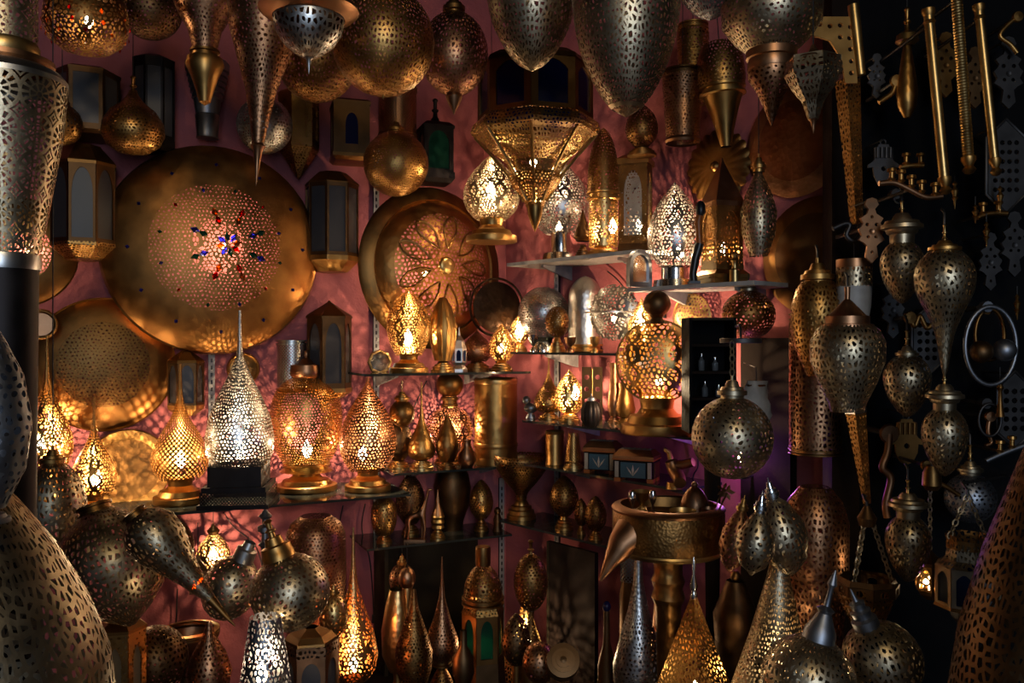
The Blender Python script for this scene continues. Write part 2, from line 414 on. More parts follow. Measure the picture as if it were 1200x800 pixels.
def lantern(name, label, cat, cx, d, n, hw, y0, y1, frame, pane, extra=(), rot=0., arched=True, group=None, bulb=None, hang=None, chain=None, hw0=None, panes=None, loc=None, margin=.18, ax=None, lobes=False, split=1, inner=None):
    """n-sided glazed lantern body between pixel rows y0..y1 (apothem hw px); extra = lathe parts like lamp()"""
    s = d/F; yb = max([y1]+[e[4] for e in extra])
    T = thing(name, label, cat, loc or P(cx, yb, d), group)
    a = hw*s; wd = 2*a*math.tan(PI/n); z0, z1 = (yb-y1)*s, (yb-y0)*s
    frames = []
    for k in range(n):
        ang = rot+2*PI*k/n
        if split > 1:
            hs = []; cwd = wd*(1-margin)/split
            for j in range(split):
                xc = -wd*(1-margin)/2+cwd*(j+.5); hs.append([(x+xc, z) for x, z in arch(cwd*.8, z0+(z1-z0)*margin*.5, z1-(z1-z0)*margin*.5, .25 if arched else .02)])
        else:
            hs = [arch(wd*(1-2*margin), z0+(z1-z0)*margin*.6, z1-(z1-z0)*margin*.6, .38 if arched else .01, lobes)]
        mt = Matrix.Rotation(ang, 4, 'Z') @ Matrix.Translation((0, -a, 0))
        frames.append(plate([(-wd/2, z0), (wd/2, z0), (wd/2, z1), (-wd/2, z1)], hs, .004, mt))
        pm = panes[k % len(panes)] if panes else pane
        if pm:
            for h in hs:
                zc = sum(z for x, z in h)/len(h); xc = sum(x for x, z in h)/len(h)
                obj('pane', plate([(xc+(x-xc)*1.04, zc+(z-zc)*1.03) for x, z in h], (), .002, mt @ Matrix.Translation((0, .0035, 0))), pm, T)
    obj('frame', join(*frames), frame, T)
    cr = 1/math.cos(PI/n)
    for p in extra:
        o = p[6] if len(p) > 6 else {}
        k = o.get('n', n); f = cr if k == n else 1
        me = lathe([(z, r*f) for z, r in prof(p[2], p[3], p[4], p[5], yb, d)], k, (rot+PI/n+PI if k == n else 0), k < 13)
        obj(p[0], me, p[1], T)
    yt = min([y0]+[e[3] for e in extra])
    if hang is not None:
        top = Vector((0, 0, (yb-yt)*s)); zt = CEIL-T.location.z if hang == 'c' else (yb-hang)*s
        if chain: obj('chain', chain_mesh(top, (0, 0, zt), chain), 'ns', T)
        else: obj('cord', tube([top-Vector((0, 0, .004)), (0, 0, zt)], .0013, 6), 'cord_black', T)
    if bulb: bulb_part(T, ((bulb[0]-cx)*s, 0, (yb-bulb[1])*s), bulb[2])
    return T
#==SETTING==
# ------------------------------------------------------------------ the room
def struct(name, me, mat, parent=None):
    o = obj(name, me, mat, parent)
    if parent is None: o['kind'] = 'structure'
    return o
def slab(pts, z0, z1):
    n = len(pts); vs = [(p[0], p[1], z) for z in (z0, z1) for p in pts]
    return mesh('slab', vs, [tuple(range(n))[::-1], tuple(range(n, 2*n))]+[(i, (i+1) % n, n+(i+1) % n, n+i) for i in range(n)], 0)
def onL(px, off=0): return P(px, 400, DL(px, off)).xy
def onR(px, off=0): return P(px, 400, DR(px, off)).xy
det = NL.x*NR.y-NL.y*NR.x
CORNER = Vector(((CL*NR.y-NL.y*CR)/det, (NL.x*CR-CL*NR.x)/det))
LE, RE = onL(-420), onR(1000)
struct('wall_left', slab([LE, CORNER, CORNER+NL.xy*.12, LE+NL.xy*.12], 0, CEIL), 'pink_plaster')
struct('wall_right', slab([CORNER, RE, RE+NR.xy*.12, CORNER+NR.xy*.12+NL.xy*.12], 0, CEIL), 'pink_plaster')
K0, K1 = P(1006, 0, 2.16).xy, P(1330, 0, 1.98).xy
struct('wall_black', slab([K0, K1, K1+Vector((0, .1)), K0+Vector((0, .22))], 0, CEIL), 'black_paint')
struct('wall_side', slab([LE, (LE.x, -1.6), (LE.x-.1, -1.6), (LE.x-.1, LE.y)], 0, CEIL), 'dark_wood')
struct('wall_street', slab([K1, (K1.x+.35, -1.6), (K1.x+.45, -1.6), (K1.x+.1, K1.y)], 0, CEIL), 'dark_wood')
struct('floor', box(-3, 2.6, -1.6, 3.8, -.06, 0), 'floor_tile')
struct('ceiling', box(-3, 2.6, -1.6, 3.8, CEIL, CEIL+.06), 'dark_wood')
a, b = P(975, 0, 2.17).xy, P(1007, 0, 2.14).xy
struct('trim_1', slab([a, b, b+Vector((.02, .12)), a+Vector((.02, .12))], 0, CEIL), 'dark_wood')
# low display bench under everything, below the frame
bz = .30
bench = thing('display_bench', 'low dark wooden bench under the lamps at the bottom edge', 'bench', (-.2, 2.5, 0))
obj('bench_top', slab([(-1.7, 1.95), (.86, 1.85), (.86, 2.1), (CORNER.x, CORNER.y-.06), (-1.75, 2.55)], bz-.03, bz), 'dark_wood', bench).location = (.2, -2.5, 0)
for x, y in ((-1.5, 2.1), (.75, 1.95), (-.05, 2.9), (-.4, 2.05)):
    obj('leg', box(x+.2-.03, x+.2+.03, y-2.5-.03, y-2.5+.03, 0, bz-.03), 'dark_wood', bench)
def YB(d): return 400+(CZ-bz)/d*F
def shelf(label, D, Nv, px0, px1, pxr, pyr, depth, mat='shelf_glass', th=.008):
    d = D(pxr, depth); z = CZ-(pyr-400)/F*d
    p0 = P(px0, 400, D(px0, depth)).xy; p1 = P(px1, 400, D(px1, depth)).xy; n = Nv.xy*(depth-.003)
    T = thing('wall_shelf', label, 'shelf', (p0.x, p0.y, z-th), 'wall shelves')
    pts = [p-p0 for p in (p0, p1, p1+n, p0+n)]
    obj('board', slab(pts, 0, th), mat, T)
    for t in (.22, .8):
        c = (p1-p0)*t
        e = (p1-p0).normalized()*.006
        q = [c-e, c+e]
        vs = [(v.x, v.y, zz) for v, zz in ((q[0]+n*.25, 0), (q[1]+n*.25, 0), (q[1]+n*.985, 0), (q[0]+n*.985, 0), (q[1]+n*.985, -.05), (q[0]+n*.985, -.05), (q[0]+n*.25, -.008), (q[1]+n*.25, -.008))]
        obj('bracket', mesh('bracket', vs, [(0, 1, 2, 3), (3, 2, 4, 5), (6, 7, 1, 0), (5, 4, 7, 6), (0, 3, 5, 6), (1, 7, 4, 2)], 0), 'rail_paint', T)
    return z
def on(T, z): T.location.z = z; return T
Z1 = shelf('long glass shelf carrying the lit teardrop lamps on the left', DL, NL, 60, 482, 285, 594, .34)
Z2 = shelf('short glass shelf with a glowing ribbed egg lamp beside the big dome', DL, NL, 428, 622, 500, 437, .34)
Z3 = shelf('glass shelf with a brass drum and small teardrops left of the corner', DL, NL, 462, 622, 520, 551, .24)
Z4 = shelf('low glass shelf carrying a small giraffe figure', DL, NL, 430, 600, 490, 637, .24)
Z5 = shelf('topmost corner shelf under the candle-lit silver egg', DR, NR, 594, 748, 672, 300, .2, 'white_paint', .012)
Z6 = shelf('pale shelf under the large lace egg and square lantern', DR, NR, 735, 884, 808, 333, .2, 'white_paint', .012)
Z7 = shelf('glass shelf crowded with silver globes left of the round lace lamp', DR, NR, 598, 742, 665, 413, .22)
Z8 = shelf('glass shelf under the large round lace lamp', DR, NR, 612, 822, 680, 499, .22)
Z9 = shelf('glass shelf holding the inlaid jewellery boxes', DR, NR, 608, 800, 700, 557, .2)
Z10 = shelf('lower glass shelf with a row of brass egg goblets', DR, NR, 585, 735, 660, 627, .22)
def rail(label, D, Nv, px, y0, y1):
    d = D(px, .012); p = P(px, y1, d); h = (y1-y0)/F*d
    T = thing('shelf_rail', label, 'rail', p, 'slotted shelf rails', Vector((0, 0, 1)).rotation_difference(Vector((0, 0, 1))))
    T.rotation_quaternion = (Matrix(((Nv.y, Nv.x, 0), (-Nv.x, Nv.y, 0), (0, 0, 1)))).to_quaternion()
    hs = []; z = .02
    while z < h-.03: hs.append([(-.0035, z), (.0035, z), (.0035, z+.014), (-.0035, z+.014)]); z += .025
    obj('channel', plate([(-.0105, 0), (.0105, 0), (.0105, h), (-.0105, h)], hs, .003), 'rail_paint', T)
    obj('spine', box(-.0105, .0105, .0015, .011, 0, h), 'ir', T)
rail('slotted shelf rail right of the small wall lantern', DL, NL, 248, 395, 592)
rail('slotted shelf rail left of the large dome lamp', DL, NL, 441, 175, 640)
rail('slotted shelf rail low in the corner behind the domed lantern', DL, NL, 588, 560, 770)
rail('slotted shelf rail above the glass shelf in the corner', DR, NR, 652, 300, 640)
# back boards low in the middle
T = thing('niche_cabinet', 'dark olive board behind the tall thin bottles, under the giraffe shelf', 'cabinet', (*onL(500, .05), bz))
p0, p1 = onL(440, .05), onL(560, .05); o0 = Vector(T.location.xy)
obj('board', slab([p0-o0, p1-o0, p1-o0+NL.xy*.02, p0-o0+NL.xy*.02], 0, Z4-.02-bz), 'olive_board', T)
obj('side_panel', slab([p0-o0, p0-o0-NL.xy*.12, p0-o0-NL.xy*.12+Vector((.012, .005)), p0-o0+Vector((.012, .005))], 0, Z4-.02-bz), 'olive_board', T)
d = DR(668, .26); T = thing('plain_board', 'plain dark brown board standing under the egg goblets', 'board', (*onR(668, .26), bz))
p0, p1 = onR(641, .26), onR(697, .26); o0 = Vector(T.location.xy)
obj('panel', slab([p0-o0, p1-o0, p1-o0+NR.xy*.016, p0-o0+NR.xy*.016], 0, Z10-.02-bz), 'dark_wood', T)
obj('edge_strip', slab([p0-o0-NR.xy*.002, p0-o0-NR.xy*.002+Vector((.008, -.009)), p0-o0+NR.xy*.002+Vector((.008, -.009)), p0-o0+NR.xy*.002], 0, Z10-.02-bz), 'olive_board', T)
# ------------------------------------------------------------------ large disc with coloured glass
def gem(T, r0, x, y, ang, l, wd, mat, hf):
    r = math.hypot(x, y); h = hf(r)
    sl = (hf(r+.02)-hf(r))/.02
    vs = [(l/2, 0, 0), (0, wd/2, 0), (-l/2, 0, 0), (0, -wd/2, 0), (l*.2, 0, .006), (-l*.2, 0, .006)]
    m = mesh('gem', vs, [(0, 1, 4), (1, 2, 5, 4), (2, 3, 5), (3, 0, 4, 5), (0, 3, 2, 1)], 0)
    o = obj('glass_gem', m, mat, T, (x*r0, y*r0, h*r0+.001))
    a = math.atan2(y, x)
    o.rotation_mode = 'QUATERNION'
    o.rotation_quaternion = (Matrix.Rotation(a, 3, 'Z') @ Matrix.Rotation(-math.atan(sl), 3, 'Y') @ Matrix.Rotation(ang-a, 3, 'Z')).to_quaternion()
def dome_h(r): return .34*math.sqrt(max(0, 1-(r*.96)**2))-.03
PR = [(r, dome_h(r)) for r in [i/20 for i in range(21)]]
T, r0 = disc('disc_lamp', 'huge brass disc wall lamp set with coloured glass gems, glowing at its centre', 'lamp', 250, 293, DL(250, .085), 120,
    [('pierced_center', 'ab.D70', PR[:6], {'smooth': False}), ('middle_band', 'ab.e80', PR[5:13], {'smooth': False}), ('outer_dish', 'ab', PR[12:], {'smooth': False}), ('rim', 'bd', [(1, dome_h(1)+.0), (1.01, .03), (1.02, -.01), (1.0, -.03)], {'smooth': False}), ('housing', 'bd', [(.74, .12), (.74, -.24)], {'smooth': False})], AL, (.1, .03, .1, 10))
gm = ['orange_glass', 'violet_glass', 'green_glass', 'red_glass']
cx0, cy0 = .11, .03
for k in range(8):
    a = 2*PI*k/8+.2
    gem(T, r0, cx0+.075*math.cos(a), cy0+.075*math.sin(a), a, .034, .018, ['orange_glass', 'violet_glass', 'green_glass', 'violet_glass', 'orange_glass', 'violet_glass', 'green_glass', 'red_glass'][k], dome_h)
    for rr, q in ((.245, 0), (.325, 1)):
        gem(T, r0, cx0+rr*math.cos(a+.2), cy0+rr*math.sin(a+.2), a+.2, .034, .021, gm[(k+q*2) % 4] if q else gm[(k*3+1) % 4], dome_h)
for k in range(12):
    a = 2*PI*k/12+.3
    gem(T, r0, .05+.56*math.cos(a), .56*math.sin(a), a, .017, .012, ['violet_glass', 'red_glass', 'green_glass'][k % 3], dome_h)
    gem(T, r0, .03+.8*math.cos(a+.25), .8*math.sin(a+.25), a, .016, .013, 'violet_glass', dome_h)
def dish(h, k=.96): return [(i/14, h*math.sqrt(max(0, 1-(i/14*k)**2))-h*math.sqrt(1-k*k)) for i in range(15)]
Dm = dish(.3)
disc('brass_dish', 'dark brass pierced dish on the pink wall above the teardrop lamps', 'dish', 122, 427, DL(122, .01), 77,
    [('pierced_face', 'bd.e90', Dm[:10], {'smooth': False}), ('polished_edge', 'ab', Dm[9:], {'smooth': False}), ('rim', 'br', [(1, 0), (1.015, .02), (1.02, 0)], {'smooth': False})], AL)
disc('disc_lamp', 'brass disc wall lamp half hidden behind the tall silver column lamp', 'lamp', 20, 295, DL(20, .01), 64,
    [('pierced_center', 'br.D70', Dm[:9], {'smooth': False}), ('outer_dish', 'bd.h20', Dm[8:], {'smooth': False}), ('rim', 'bd', [(1, 0), (1.015, .02), (1.02, -.01)], {'smooth': False})], AL, (.2, 0, .1, 3))
# big bowl-shaped dome lamp
Db = dish(.36, .985)
AX = (AL+Vector((.26, -.06, .02))).normalized()
T, r0 = disc('dome_lamp', 'large brass bowl wall lamp with leaf tracery lit from inside', 'lamp', 507, 314, DL(507, .085), 92,
    [('pierced_bowl', 'ab.d50', [(r*.84, h+.06) for r, h in Db[1:12]], {'smooth': False}), ('hammered_edge', 'ab.h40', [(r*.84, h+.06) for r, h in Db[11:]], {'smooth': False}),
     ('rim', 'bd', [(.84, .06), (.86, .08), (1, .03), (1.03, -.01), (1.0, -.04)], {'smooth': False}), ('boss', 'gd', [(0, .40), (.05, .395), (.1, .375), (.115, .33)], {})], AX, (-.2, -.1, .16, 7))
def bowl_h(r): return .36*math.sqrt(max(0, 1-(r/.84*.985)**2))-.36*math.sqrt(1-.985**2)+.06
for k in range(9):                       # raised leaf outlines
    a = 2*PI*k/9
    pts = []
    for i in range(16):
        t = 2*PI*i/16; rr = .44+.21*math.cos(t); aa = a+.62*(k % 2-.5)*(rr-.44)+.2*math.sin(t)*abs(math.sin(t))**.5
        pts.append(((rr*math.cos(aa))*r0, rr*math.sin(aa)*r0, bowl_h(rr)*r0+.002))
    obj('leaf_outline', tube(pts, .0045, 5, True), 'bd', T)
disc('dark_dish', 'dark bronze dish behind the right edge of the big bowl lamp', 'dish', 582, 360, DL(582, .17), 35,
    [('face', 'db.h60', dish(.12)[:13], {'smooth': False}), ('rim', 'db', [(.92, .03), (.97, .05), (1, .03), (1.0, 0)], {'smooth': False})], AL)
DD = [o for o in C.objects if o.name == 'dark_dish'][0]; rq = DD.rotation_quaternion.inverted(); zz = Z2-DD.location.z
for nm, me in (('stand_rod', tube([(0, .012, -.06), (0, .012, zz+.006)], .004, 8)), ('stand_foot', lathe([(zz+.008, .008), (zz+.006, .03), (zz, .034), (zz, .001)], 20))):
    o = obj(nm, me, 'db', DD); o.rotation_mode = 'QUATERNION'; o.rotation_quaternion = rq
T, r0 = disc('hammered_tray', 'hammered brass tray leaning behind the small teardrop lamps', 'tray', 150, 550, DL(150, .06), 47,
    [('well', 'bd.h60', [(0, .02), (.3, .02), (.6, .03), (.75, .06)], {'smooth': False}), ('edge', 'br.h70', [(.75, .06), (.85, .1), (.97, .12), (1, .1)], {'smooth': False})], AL+Vector((0, 0, .12)))
disc('copper_tray', 'round hammered copper tray hanging at the top beside the wooden post', 'tray', 934, 165, DR(934, .02), 66,
    [('well', 'cr.h60', dish(.2)[:11], {'smooth': False}), ('edge', 'cu.h110', dish(.2)[10:], {'smooth': False})], AR)
disc('copper_tray', 'dark bronze round tray behind the capped egg lamp near the post', 'tray', 956, 300, DR(956, .012), 70,
    [('well', 'bz.h20', dish(.2)[:11], {'smooth': False}), ('edge', 'bd.h30', dish(.2)[10:], {'smooth': False})], AR)
disc('shell_plate', 'swirled fluted brass shell plate above the square lantern', 'plate', 842, 196, DR(842, .02), 41,
    [('fluted_shell', 'bd', [(.12, .2), (.3, .2), (.6, .17), (.85, .1), (1, .02)], {'flute': 22, 'famp': .09, 'twist': 14}), ('boss', 'br', [(0, .3), (.08, .28), (.15, .2)], {})], AR, n=110)
# small wall discs, ring
disc('wall_ring', 'small round brass ring hanging on the wall at the far left', 'ring', 48, 380, DL(48, .1), 18,
    [('ring', 'bd', [(.74, .1), (.8, .22), (.9, .25), (1, .12), (.97, -.05), (.8, -.08), (.74, .1)], {}), ('disc', 'pink_plaster' if 0 else 'cu', [(0, .02), (.4, .03), (.75, .05)], {'smooth': False})], AL)
disc('small_plaque', 'small round bronze plaque behind the neck of the black-based lamp', 'plaque', 285, 432, DL(285, .01), 19,
    [('face', 'bd.h60', [(0, .1), (.5, .12), (.8, .08)], {}), ('rim', 'br', [(.8, .08), (.9, .2), (1, .05)], {})], AL)
disc('octagonal_mirror', 'little gilt framed round mirror at the end of the upper shelf', 'mirror', 445, 424, DL(445, .17), 15,
    [('glass', 'ch', [(0, .02), (.4, .02), (.74, .02)], {'smooth': False}), ('frame', 'gd.h90', [(.74, .02), (.8, .2), (.94, .2), (1, .0)], {'smooth': False})], AL, n=8)
# ------------------------------------------------------------------ glazed wall lanterns
G = 'wall lanterns with grey panes'
def wl(name, label, cx, off, n, hw, y0, y1, ex, fr='bz', pane='frosted_pane', **kw):
    return lantern(name, label, 'lantern', cx, DL(cx, off), n, hw, y0, y1, fr, pane, ex, rot=kw.pop('rot', .42), **kw)
wl('wall_lantern', 'eight-sided brass wall lantern with grey panes left of the gemmed disc', 98, .1, 8, 33, 196, 287,
   [('roof', 'bd', [(0, .55), (.15, .62), (.75, 1), (.85, 1.05), (1, 1.05)], 172, 197, 33), ('base', 'br.d110', [(0, 1.04), (.2, 1.04), (.9, .6), (1, .58), (1, 0)], 286, 305, 33)], group=G, arched=True, margin=.1)
wl('wall_lantern', 'eight-sided brass wall lantern with plain grey panes right of the gemmed disc', 389, .09, 8, 28, 217, 302,
   [('roof', 'bd', [(0, .55), (.1, .62), (.8, 1), (.9, 1.05), (1, 1.05)], 203, 218, 28), ('base', 'br.h60', [(0, 1.04), (.3, 1.04), (.9, .66), (1, .6), (1, 0)], 301, 319, 28)], group=G, arched=False, margin=.1)
wl('wall_lantern', 'dark wall lantern with a pointed roof above the large lidded jar', 386, .09, 6, 22, 372, 455,
   [('roof', 'bz', [(0, .04), (.1, .1), (.8, 1), (.9, 1.08), (1, 1.08)], 352, 373, 22), ('base', 'br', [(0, 1.06), (.4, 1.06), (.9, .7), (1, .6), (1, 0)], 454, 466, 22)], group=G, margin=.14)
wl('wall_lantern', 'small bronze wall lantern between the dark dish and the black-based lamp', 218, .09, 6, 17, 424, 475,
   [('roof', 'bd', [(0, .05), (.15, .3), (.8, 1), (1, 1.06)], 409, 425, 17), ('base', 'br', [(0, 1.06), (.4, 1.0), (1, .5), (1, 0)], 474, 487, 17)], group=G, margin=.12)
wl('wall_lantern', 'plain dark bronze box lantern under the dotted bowl at top left', 102, .1, 6, 30, 88, 155,
   [('roof', 'bz', [(0, .8), (.5, 1.05), (1, 1.05)], 83, 90, 30), ('base', 'bz', [(0, 1.05), (.5, 1.05), (1, .9), (1, 0)], 153, 161, 30)], fr='bz', group=G, arched=False, margin=.12)
wl('wall_lantern', 'tall black wall lantern behind the small hanging brass drop', 180, .08, 8, 22, 76, 168,
   [('roof', 'bk', [(0, .6), (.5, 1.04), (1, 1.04)], 67, 77, 22), ('base', 'bk', [(0, 1.04), (.6, 1.04), (1, .8), (1, 0)], 166, 178, 22)], fr='bk', pane='frosted_pane', group=G, arched=False, margin=.12)
wl('brass_sconce', 'hexagonal brass wall sconce with pierced panels and tapered foot', 350, .08, 6, 20, 113, 172,
   [('cap', 'br', [(0, .9), (.5, 1.04), (1, 1.04)], 108, 114, 20), ('foot', 'br.d110', [(0, 1.02), (.1, 1.02), (.95, .1), (1, 0)], 171, 210, 20)], fr='br.d110', pane='br.r45', group=None, margin=.2)
wl('brass_box_lantern', 'brass box wall lantern with a long oval violet window', 410, .08, 4, 20, 126, 184,
   [('cap', 'bz', [(0, .9), (.4, 1.08), (1, 1.08)], 120, 127, 20), ('foot', 'bd', [(0, 1.08), (.5, 1.08), (1, .9), (1, 0)], 183, 191, 20)], fr='bz', pane='violet_glass', group=None, rot=.3, margin=.32)
wl('carriage_lantern', 'small black lantern with green glass and a hook handle near the top', 510, .1, 4, 17, 152, 205,
   [('roof', 'bk', [(0, .1), (.3, .25), (.5, .8), (.8, 1.1), (1, 1.1)], 138, 153, 17), ('handle', 'bk', 'stem', 115, 140, 5, {'n': 16}), ('foot', 'bk', [(0, 1.1), (.6, 1.1), (1, .9), (1, 0)], 204, 216, 17)], fr='bk', pane='green_glass', group=None, rot=.35, margin=.14)
lamp('fluted_torch', 'silver ribbed torch cup hanging upside down near the top left', 'sconce', 243, DL(243, .1), [
   ('cup', 'st', [(0, .9), (.05, 1), (.2, .98), (.22, .9), (.3, .92), (.32, .86), (.4, .87), (.42, .8), (.5, .82), (.52, .74), (.6, .76), (.62, .68), (.7, .7), (.72, .62), (1, .52)], 72, 135, 25),
   ('ferrule', 'sv', [(0, .9), (.08, 1), (.9, .86), (1, .9), (1, 0)], 134, 162, 14)], hang='c')
lamp('wall_cylinder', 'silver pierced half-round wall tube left of the pointed lantern', 'sconce', 342, DL(342, .05), [
   ('tube', 'sv.x75', 'tube', 402, 456, 17), ('top_ring', 'sv', 'collar', 398, 404, 18), ('bottom_ring', 'bd', 'collar', 454, 460, 18)])
lamp('pierced_sconce', 'copper lattice tube sconce above the plain brass globe', 'sconce', 466, DL(466, .08), [
   ('tube', 'cu.x70', 'tube', 106, 160, 22), ('top_ring', 'cu', 'collar', 102, 108, 23), ('bottom_ring', 'cu', 'collar', 157, 162, 23)])
#==HANG==
# ------------------------------------------------------------------ hanging in the upper left and centre
def cap(y0, y1, hw, m='br', shape='cap', nm='cap'): return (nm, m, shape, y0, y1, hw)
lamp('mosaic_bowl', 'hanging bowl lamp pierced with dots and set with red and orange glass', 'lamp', 101, 2.15, [
   ('collar', 'bz', 'collar', -14, 10, 44), ('bowl', 'bd.D85', [(0, .95), (.25, 1), (.5, 1), (.75, .88), (.93, .6), (1, .3)], 6, 62, 46)], bulb=(104, 24, 2.2), hang='c')
def gems_on(T, d, rows):
    for (y, r, n, l, wd, off, yb) in rows:
        for k in range(n):
            a = 2*PI*k/n+off; s = d/F
            vs = [(0, 0, l/2), (wd/2, 0, 0), (0, 0, -l/2), (-wd/2, 0, 0), (0, -.003, 0)]
            m = mesh('gem', vs, [(0, 3, 4), (3, 2, 4), (2, 1, 4), (1, 0, 4), (0, 1, 2, 3)], 0)
            o = obj('glass_gem', m, ['red_glass', 'orange_glass', 'orange_glass'][k % 3], T, (r*s*math.sin(a), -r*s*math.cos(a), (yb-y)*s)); o.rotation_euler = (0, 0, a)
for r_ in (1,):
    Tm = [o for o in C.objects if o.name.startswith('mosaic_bowl')][0]
    gems_on(Tm, 2.15, [(26, 47.2, 9, .016, .009, .1, 62), (38, 46.8, 9, .016, .011, .15, 62), (48, 42, 9, .012, .012, .45, 62)])
lamp('dark_globe', 'very dark bronze globe at the top edge right of the dotted bowl', 'lamp', 176, 2.35, [('globe', 'bz.d80', 'globe', -24, 46, 36), cap(-40, -20, 14, 'bz')], hang='c')
lamp('hanging_drop', 'small dotted brass drop on a cord in front of a black wall lantern', 'lamp', 156, DL(156, .25), [
   ('globe', 'br.d95', [(0, .12), (.08, .18), (.2, .38), (.32, .72), (.5, .96), (.68, 1), (.84, .84), (.95, .5), (1, 0)], 106, 182, 35), ('neck', 'bd', 'stem', 88, 110, 5)], hang='c')
lamp('small_globe', 'small dotted globe tucked behind the silver column lamp', 'lamp', 73, DL(73, .22), [('globe', 'br.d95', 'globe', 122, 170, 22), cap(108, 126, 8)], hang='c')
lamp('tulip_lamp', 'brass tulip-shaped hanging lamp with a long split tip at the top', 'lamp', 240, 2.2, [
   ('bell', 'cu.d85', [(0, .7), (.1, .9), (.25, 1), (.45, .82), (.7, .5), (1, .34)], -25, 62, 38), ('collar', 'bd', 'collar', 58, 70, 17), ('tip', 'br', [(0, .9), (.15, 1), (.4, .7), (.7, .45), (.92, .3), (1, 0)], 68, 124, 22)], hang='c')
lamp('long_drop_lamp', 'long dark copper drop lamp ending in a thin spike above the gemmed disc', 'lamp', 300, 2.1, [
   ('shade', 'cu.d75', [(0, .55), (.07, .85), (.18, 1), (.32, .94), (.5, .68), (.68, .42), (.86, .26), (1, .16)], -30, 168, 43), ('spike', 'cu', 'spike', 166, 218, 9)], hang='c', roll=3)
lamp('flanged_bowl_lamp', 'silver lace bowl lamp with a wide copper flange and little spike', 'lamp', 362, 1.8, [
   ('flange', 'cu', [(0, .6), (.2, .72), (.45, .8), (.6, .97), (.75, 1), (.9, .9), (1, .72)], -14, 22, 58), ('bowl', 'sv.l62', [(0, .98), (.2, 1), (.45, .93), (.7, .72), (.9, .4), (1, .15)], 14, 68, 41), ('spike', 'sv', 'spike', 66, 87, 5)], hang='c')
lamp('globe_lamp', 'big brass globe with fine leaf piercing, top centre left', 'lamp', 449, 2.05, [('globe', 'br.l95', 'ball', -14, 112, 60), ('finial', 'br', 'spike', 110, 117, 3), cap(-40, -8, 20)], hang='c')
lamp('globe_lamp', 'dark brass globe half hidden behind the silver flanged bowl', 'lamp', 371, 2.4, [('globe', 'bd.l85', 'ball', 28, 119, 46), cap(6, 32, 14, 'bd')], hang='c')
lamp('globe_lamp', 'silver-grey dotted globe behind the long copper drop lamp', 'lamp', 310, DL(310, .2), [('globe', 'sv.d90', 'ball', 114, 180, 32), cap(98, 118, 10, 'bd')], hang='c')
lamp('globe_lamp', 'dark copper globe with a pointed drop, behind the big brass globe', 'lamp', 532, 2.3, [('globe', 'cu.l80', 'ball', 14, 112, 40), ('drop', 'cu', [(0, .8), (.2, 1), (.5, .7), (.8, .25), (1, 0)], 108, 135, 10), cap(-8, 18, 13, 'bd')], hang='c')
lamp('plain_globe', 'plain finely dotted brass globe hanging above the big bowl lamp', 'lamp', 464, DL(464, .28), [('globe', 'br.d140', 'ball', 154, 230, 38), cap(140, 157, 10)], hang='c')
lamp('egg_lamp', 'silver and brass lace egg hanging at the top centre', 'lamp', 623, 1.85, [('shade', 'ns.l75', 'eggh', -70, 84, 54), ('top_ring', 'ns', 'collar', -80, -68, 50)], hang='c')
lamp('egg_lamp', 'very large silver pierced egg, the biggest of the hanging eggs', 'lamp', 734, 1.6, [('shade', 'ns.l105', 'eggh', -80, 138, 64), ('tip_ring', 'ns', [(0, 1), (1, .8)], 124, 128, 21), ('top_ring', 'ns', 'collar', -92, -78, 58)], hang='c')
lamp('dark_bowl', 'dark silver bowl lamp at the very top right of the large egg', 'lamp', 832, 2.0, [('bowl', 'st.l80', 'bowl', -26, 24, 40), ('rim', 'st', 'collar', -34, -24, 41)], hang='c')
lamp('tiered_lamp', 'two-tier silver and copper lamp with a collar and pointed lower drop', 'lamp', 904, 1.75, [
   ('globe', 'ns.d90', [(0, .5), (.15, .8), (.4, 1), (.65, .98), (.85, .75), (1, .5)], -30, 60, 58), ('collar', 'cu', [(0, .9), (.1, 1), (.45, 1), (.5, .92), (.9, .96), (1, .9)], 56, 84, 29),
   ('drop', 'cu.d90', [(0, 1), (.15, .98), (.4, .6), (.6, .4), (.62, .36), (1, .02)], 82, 148, 27)], hang='c')
lantern('ribbed_drop_lantern', 'six-sided silver pendant with pierced panels tapering to a tip', 'lantern', 953, 1.56, 6, 26, 69, 76, 'ns', None,
   [('crown', 'cu', [(0, .1), (.3, .25), (.6, .5), (.9, 1), (1, 1.02)], 52, 70, 15), ('panels', 'ns.l95', [(0, 1.05), (.2, 1.12), (.45, .82), (.7, .42), (1, .2)], 72, 140, 26), ('ribs', 'cu', [(0, .9), (.2, 1), (1, .9)], 68, 73, 27), ('spike', 'cu', 'spike', 138, 157, 6, {'n': 14})], rot=.52, hang='c')
lamp('wall_cup', 'brass pierced cup lamp behind the dark copper one at top right', 'sconce', 812, DR(812, .12), [('cup', 'br.d100', [(0, .85), (.1, 1), (1, .8)], 32, 122, 19), ('ring', 'br', 'collar', 28, 36, 18)], hang='c')
lamp('wall_cup', 'dark copper tapering cup lamp hanging beside the large egg', 'sconce', 800, DR(800, .25), [('cup', 'cu.d130', [(0, 1), (1, .8)], 88, 165, 24), ('bottom_ring', 'cu', [(0, 1), (.5, 1.06), (1, 1)], 162, 168, 19.5), ('top_ring', 'bd', 'collar', 82, 91, 24)], hang='c')
lamp('torch_lamp', 'brass inverted torch with a flared pierced head near the shell plate', 'sconce', 851, DR(851, .2), [('head', 'br.d95', [(0, .7), (.3, .95), (.8, 1), (1, .9)], 52, 104, 28), ('band', 'gd', 'collar', 100, 113, 27), ('taper', 'br', [(0, .95), (.3, .7), (.7, .42), (1, .26)], 112, 172, 24)], hang='c', roll=-4)
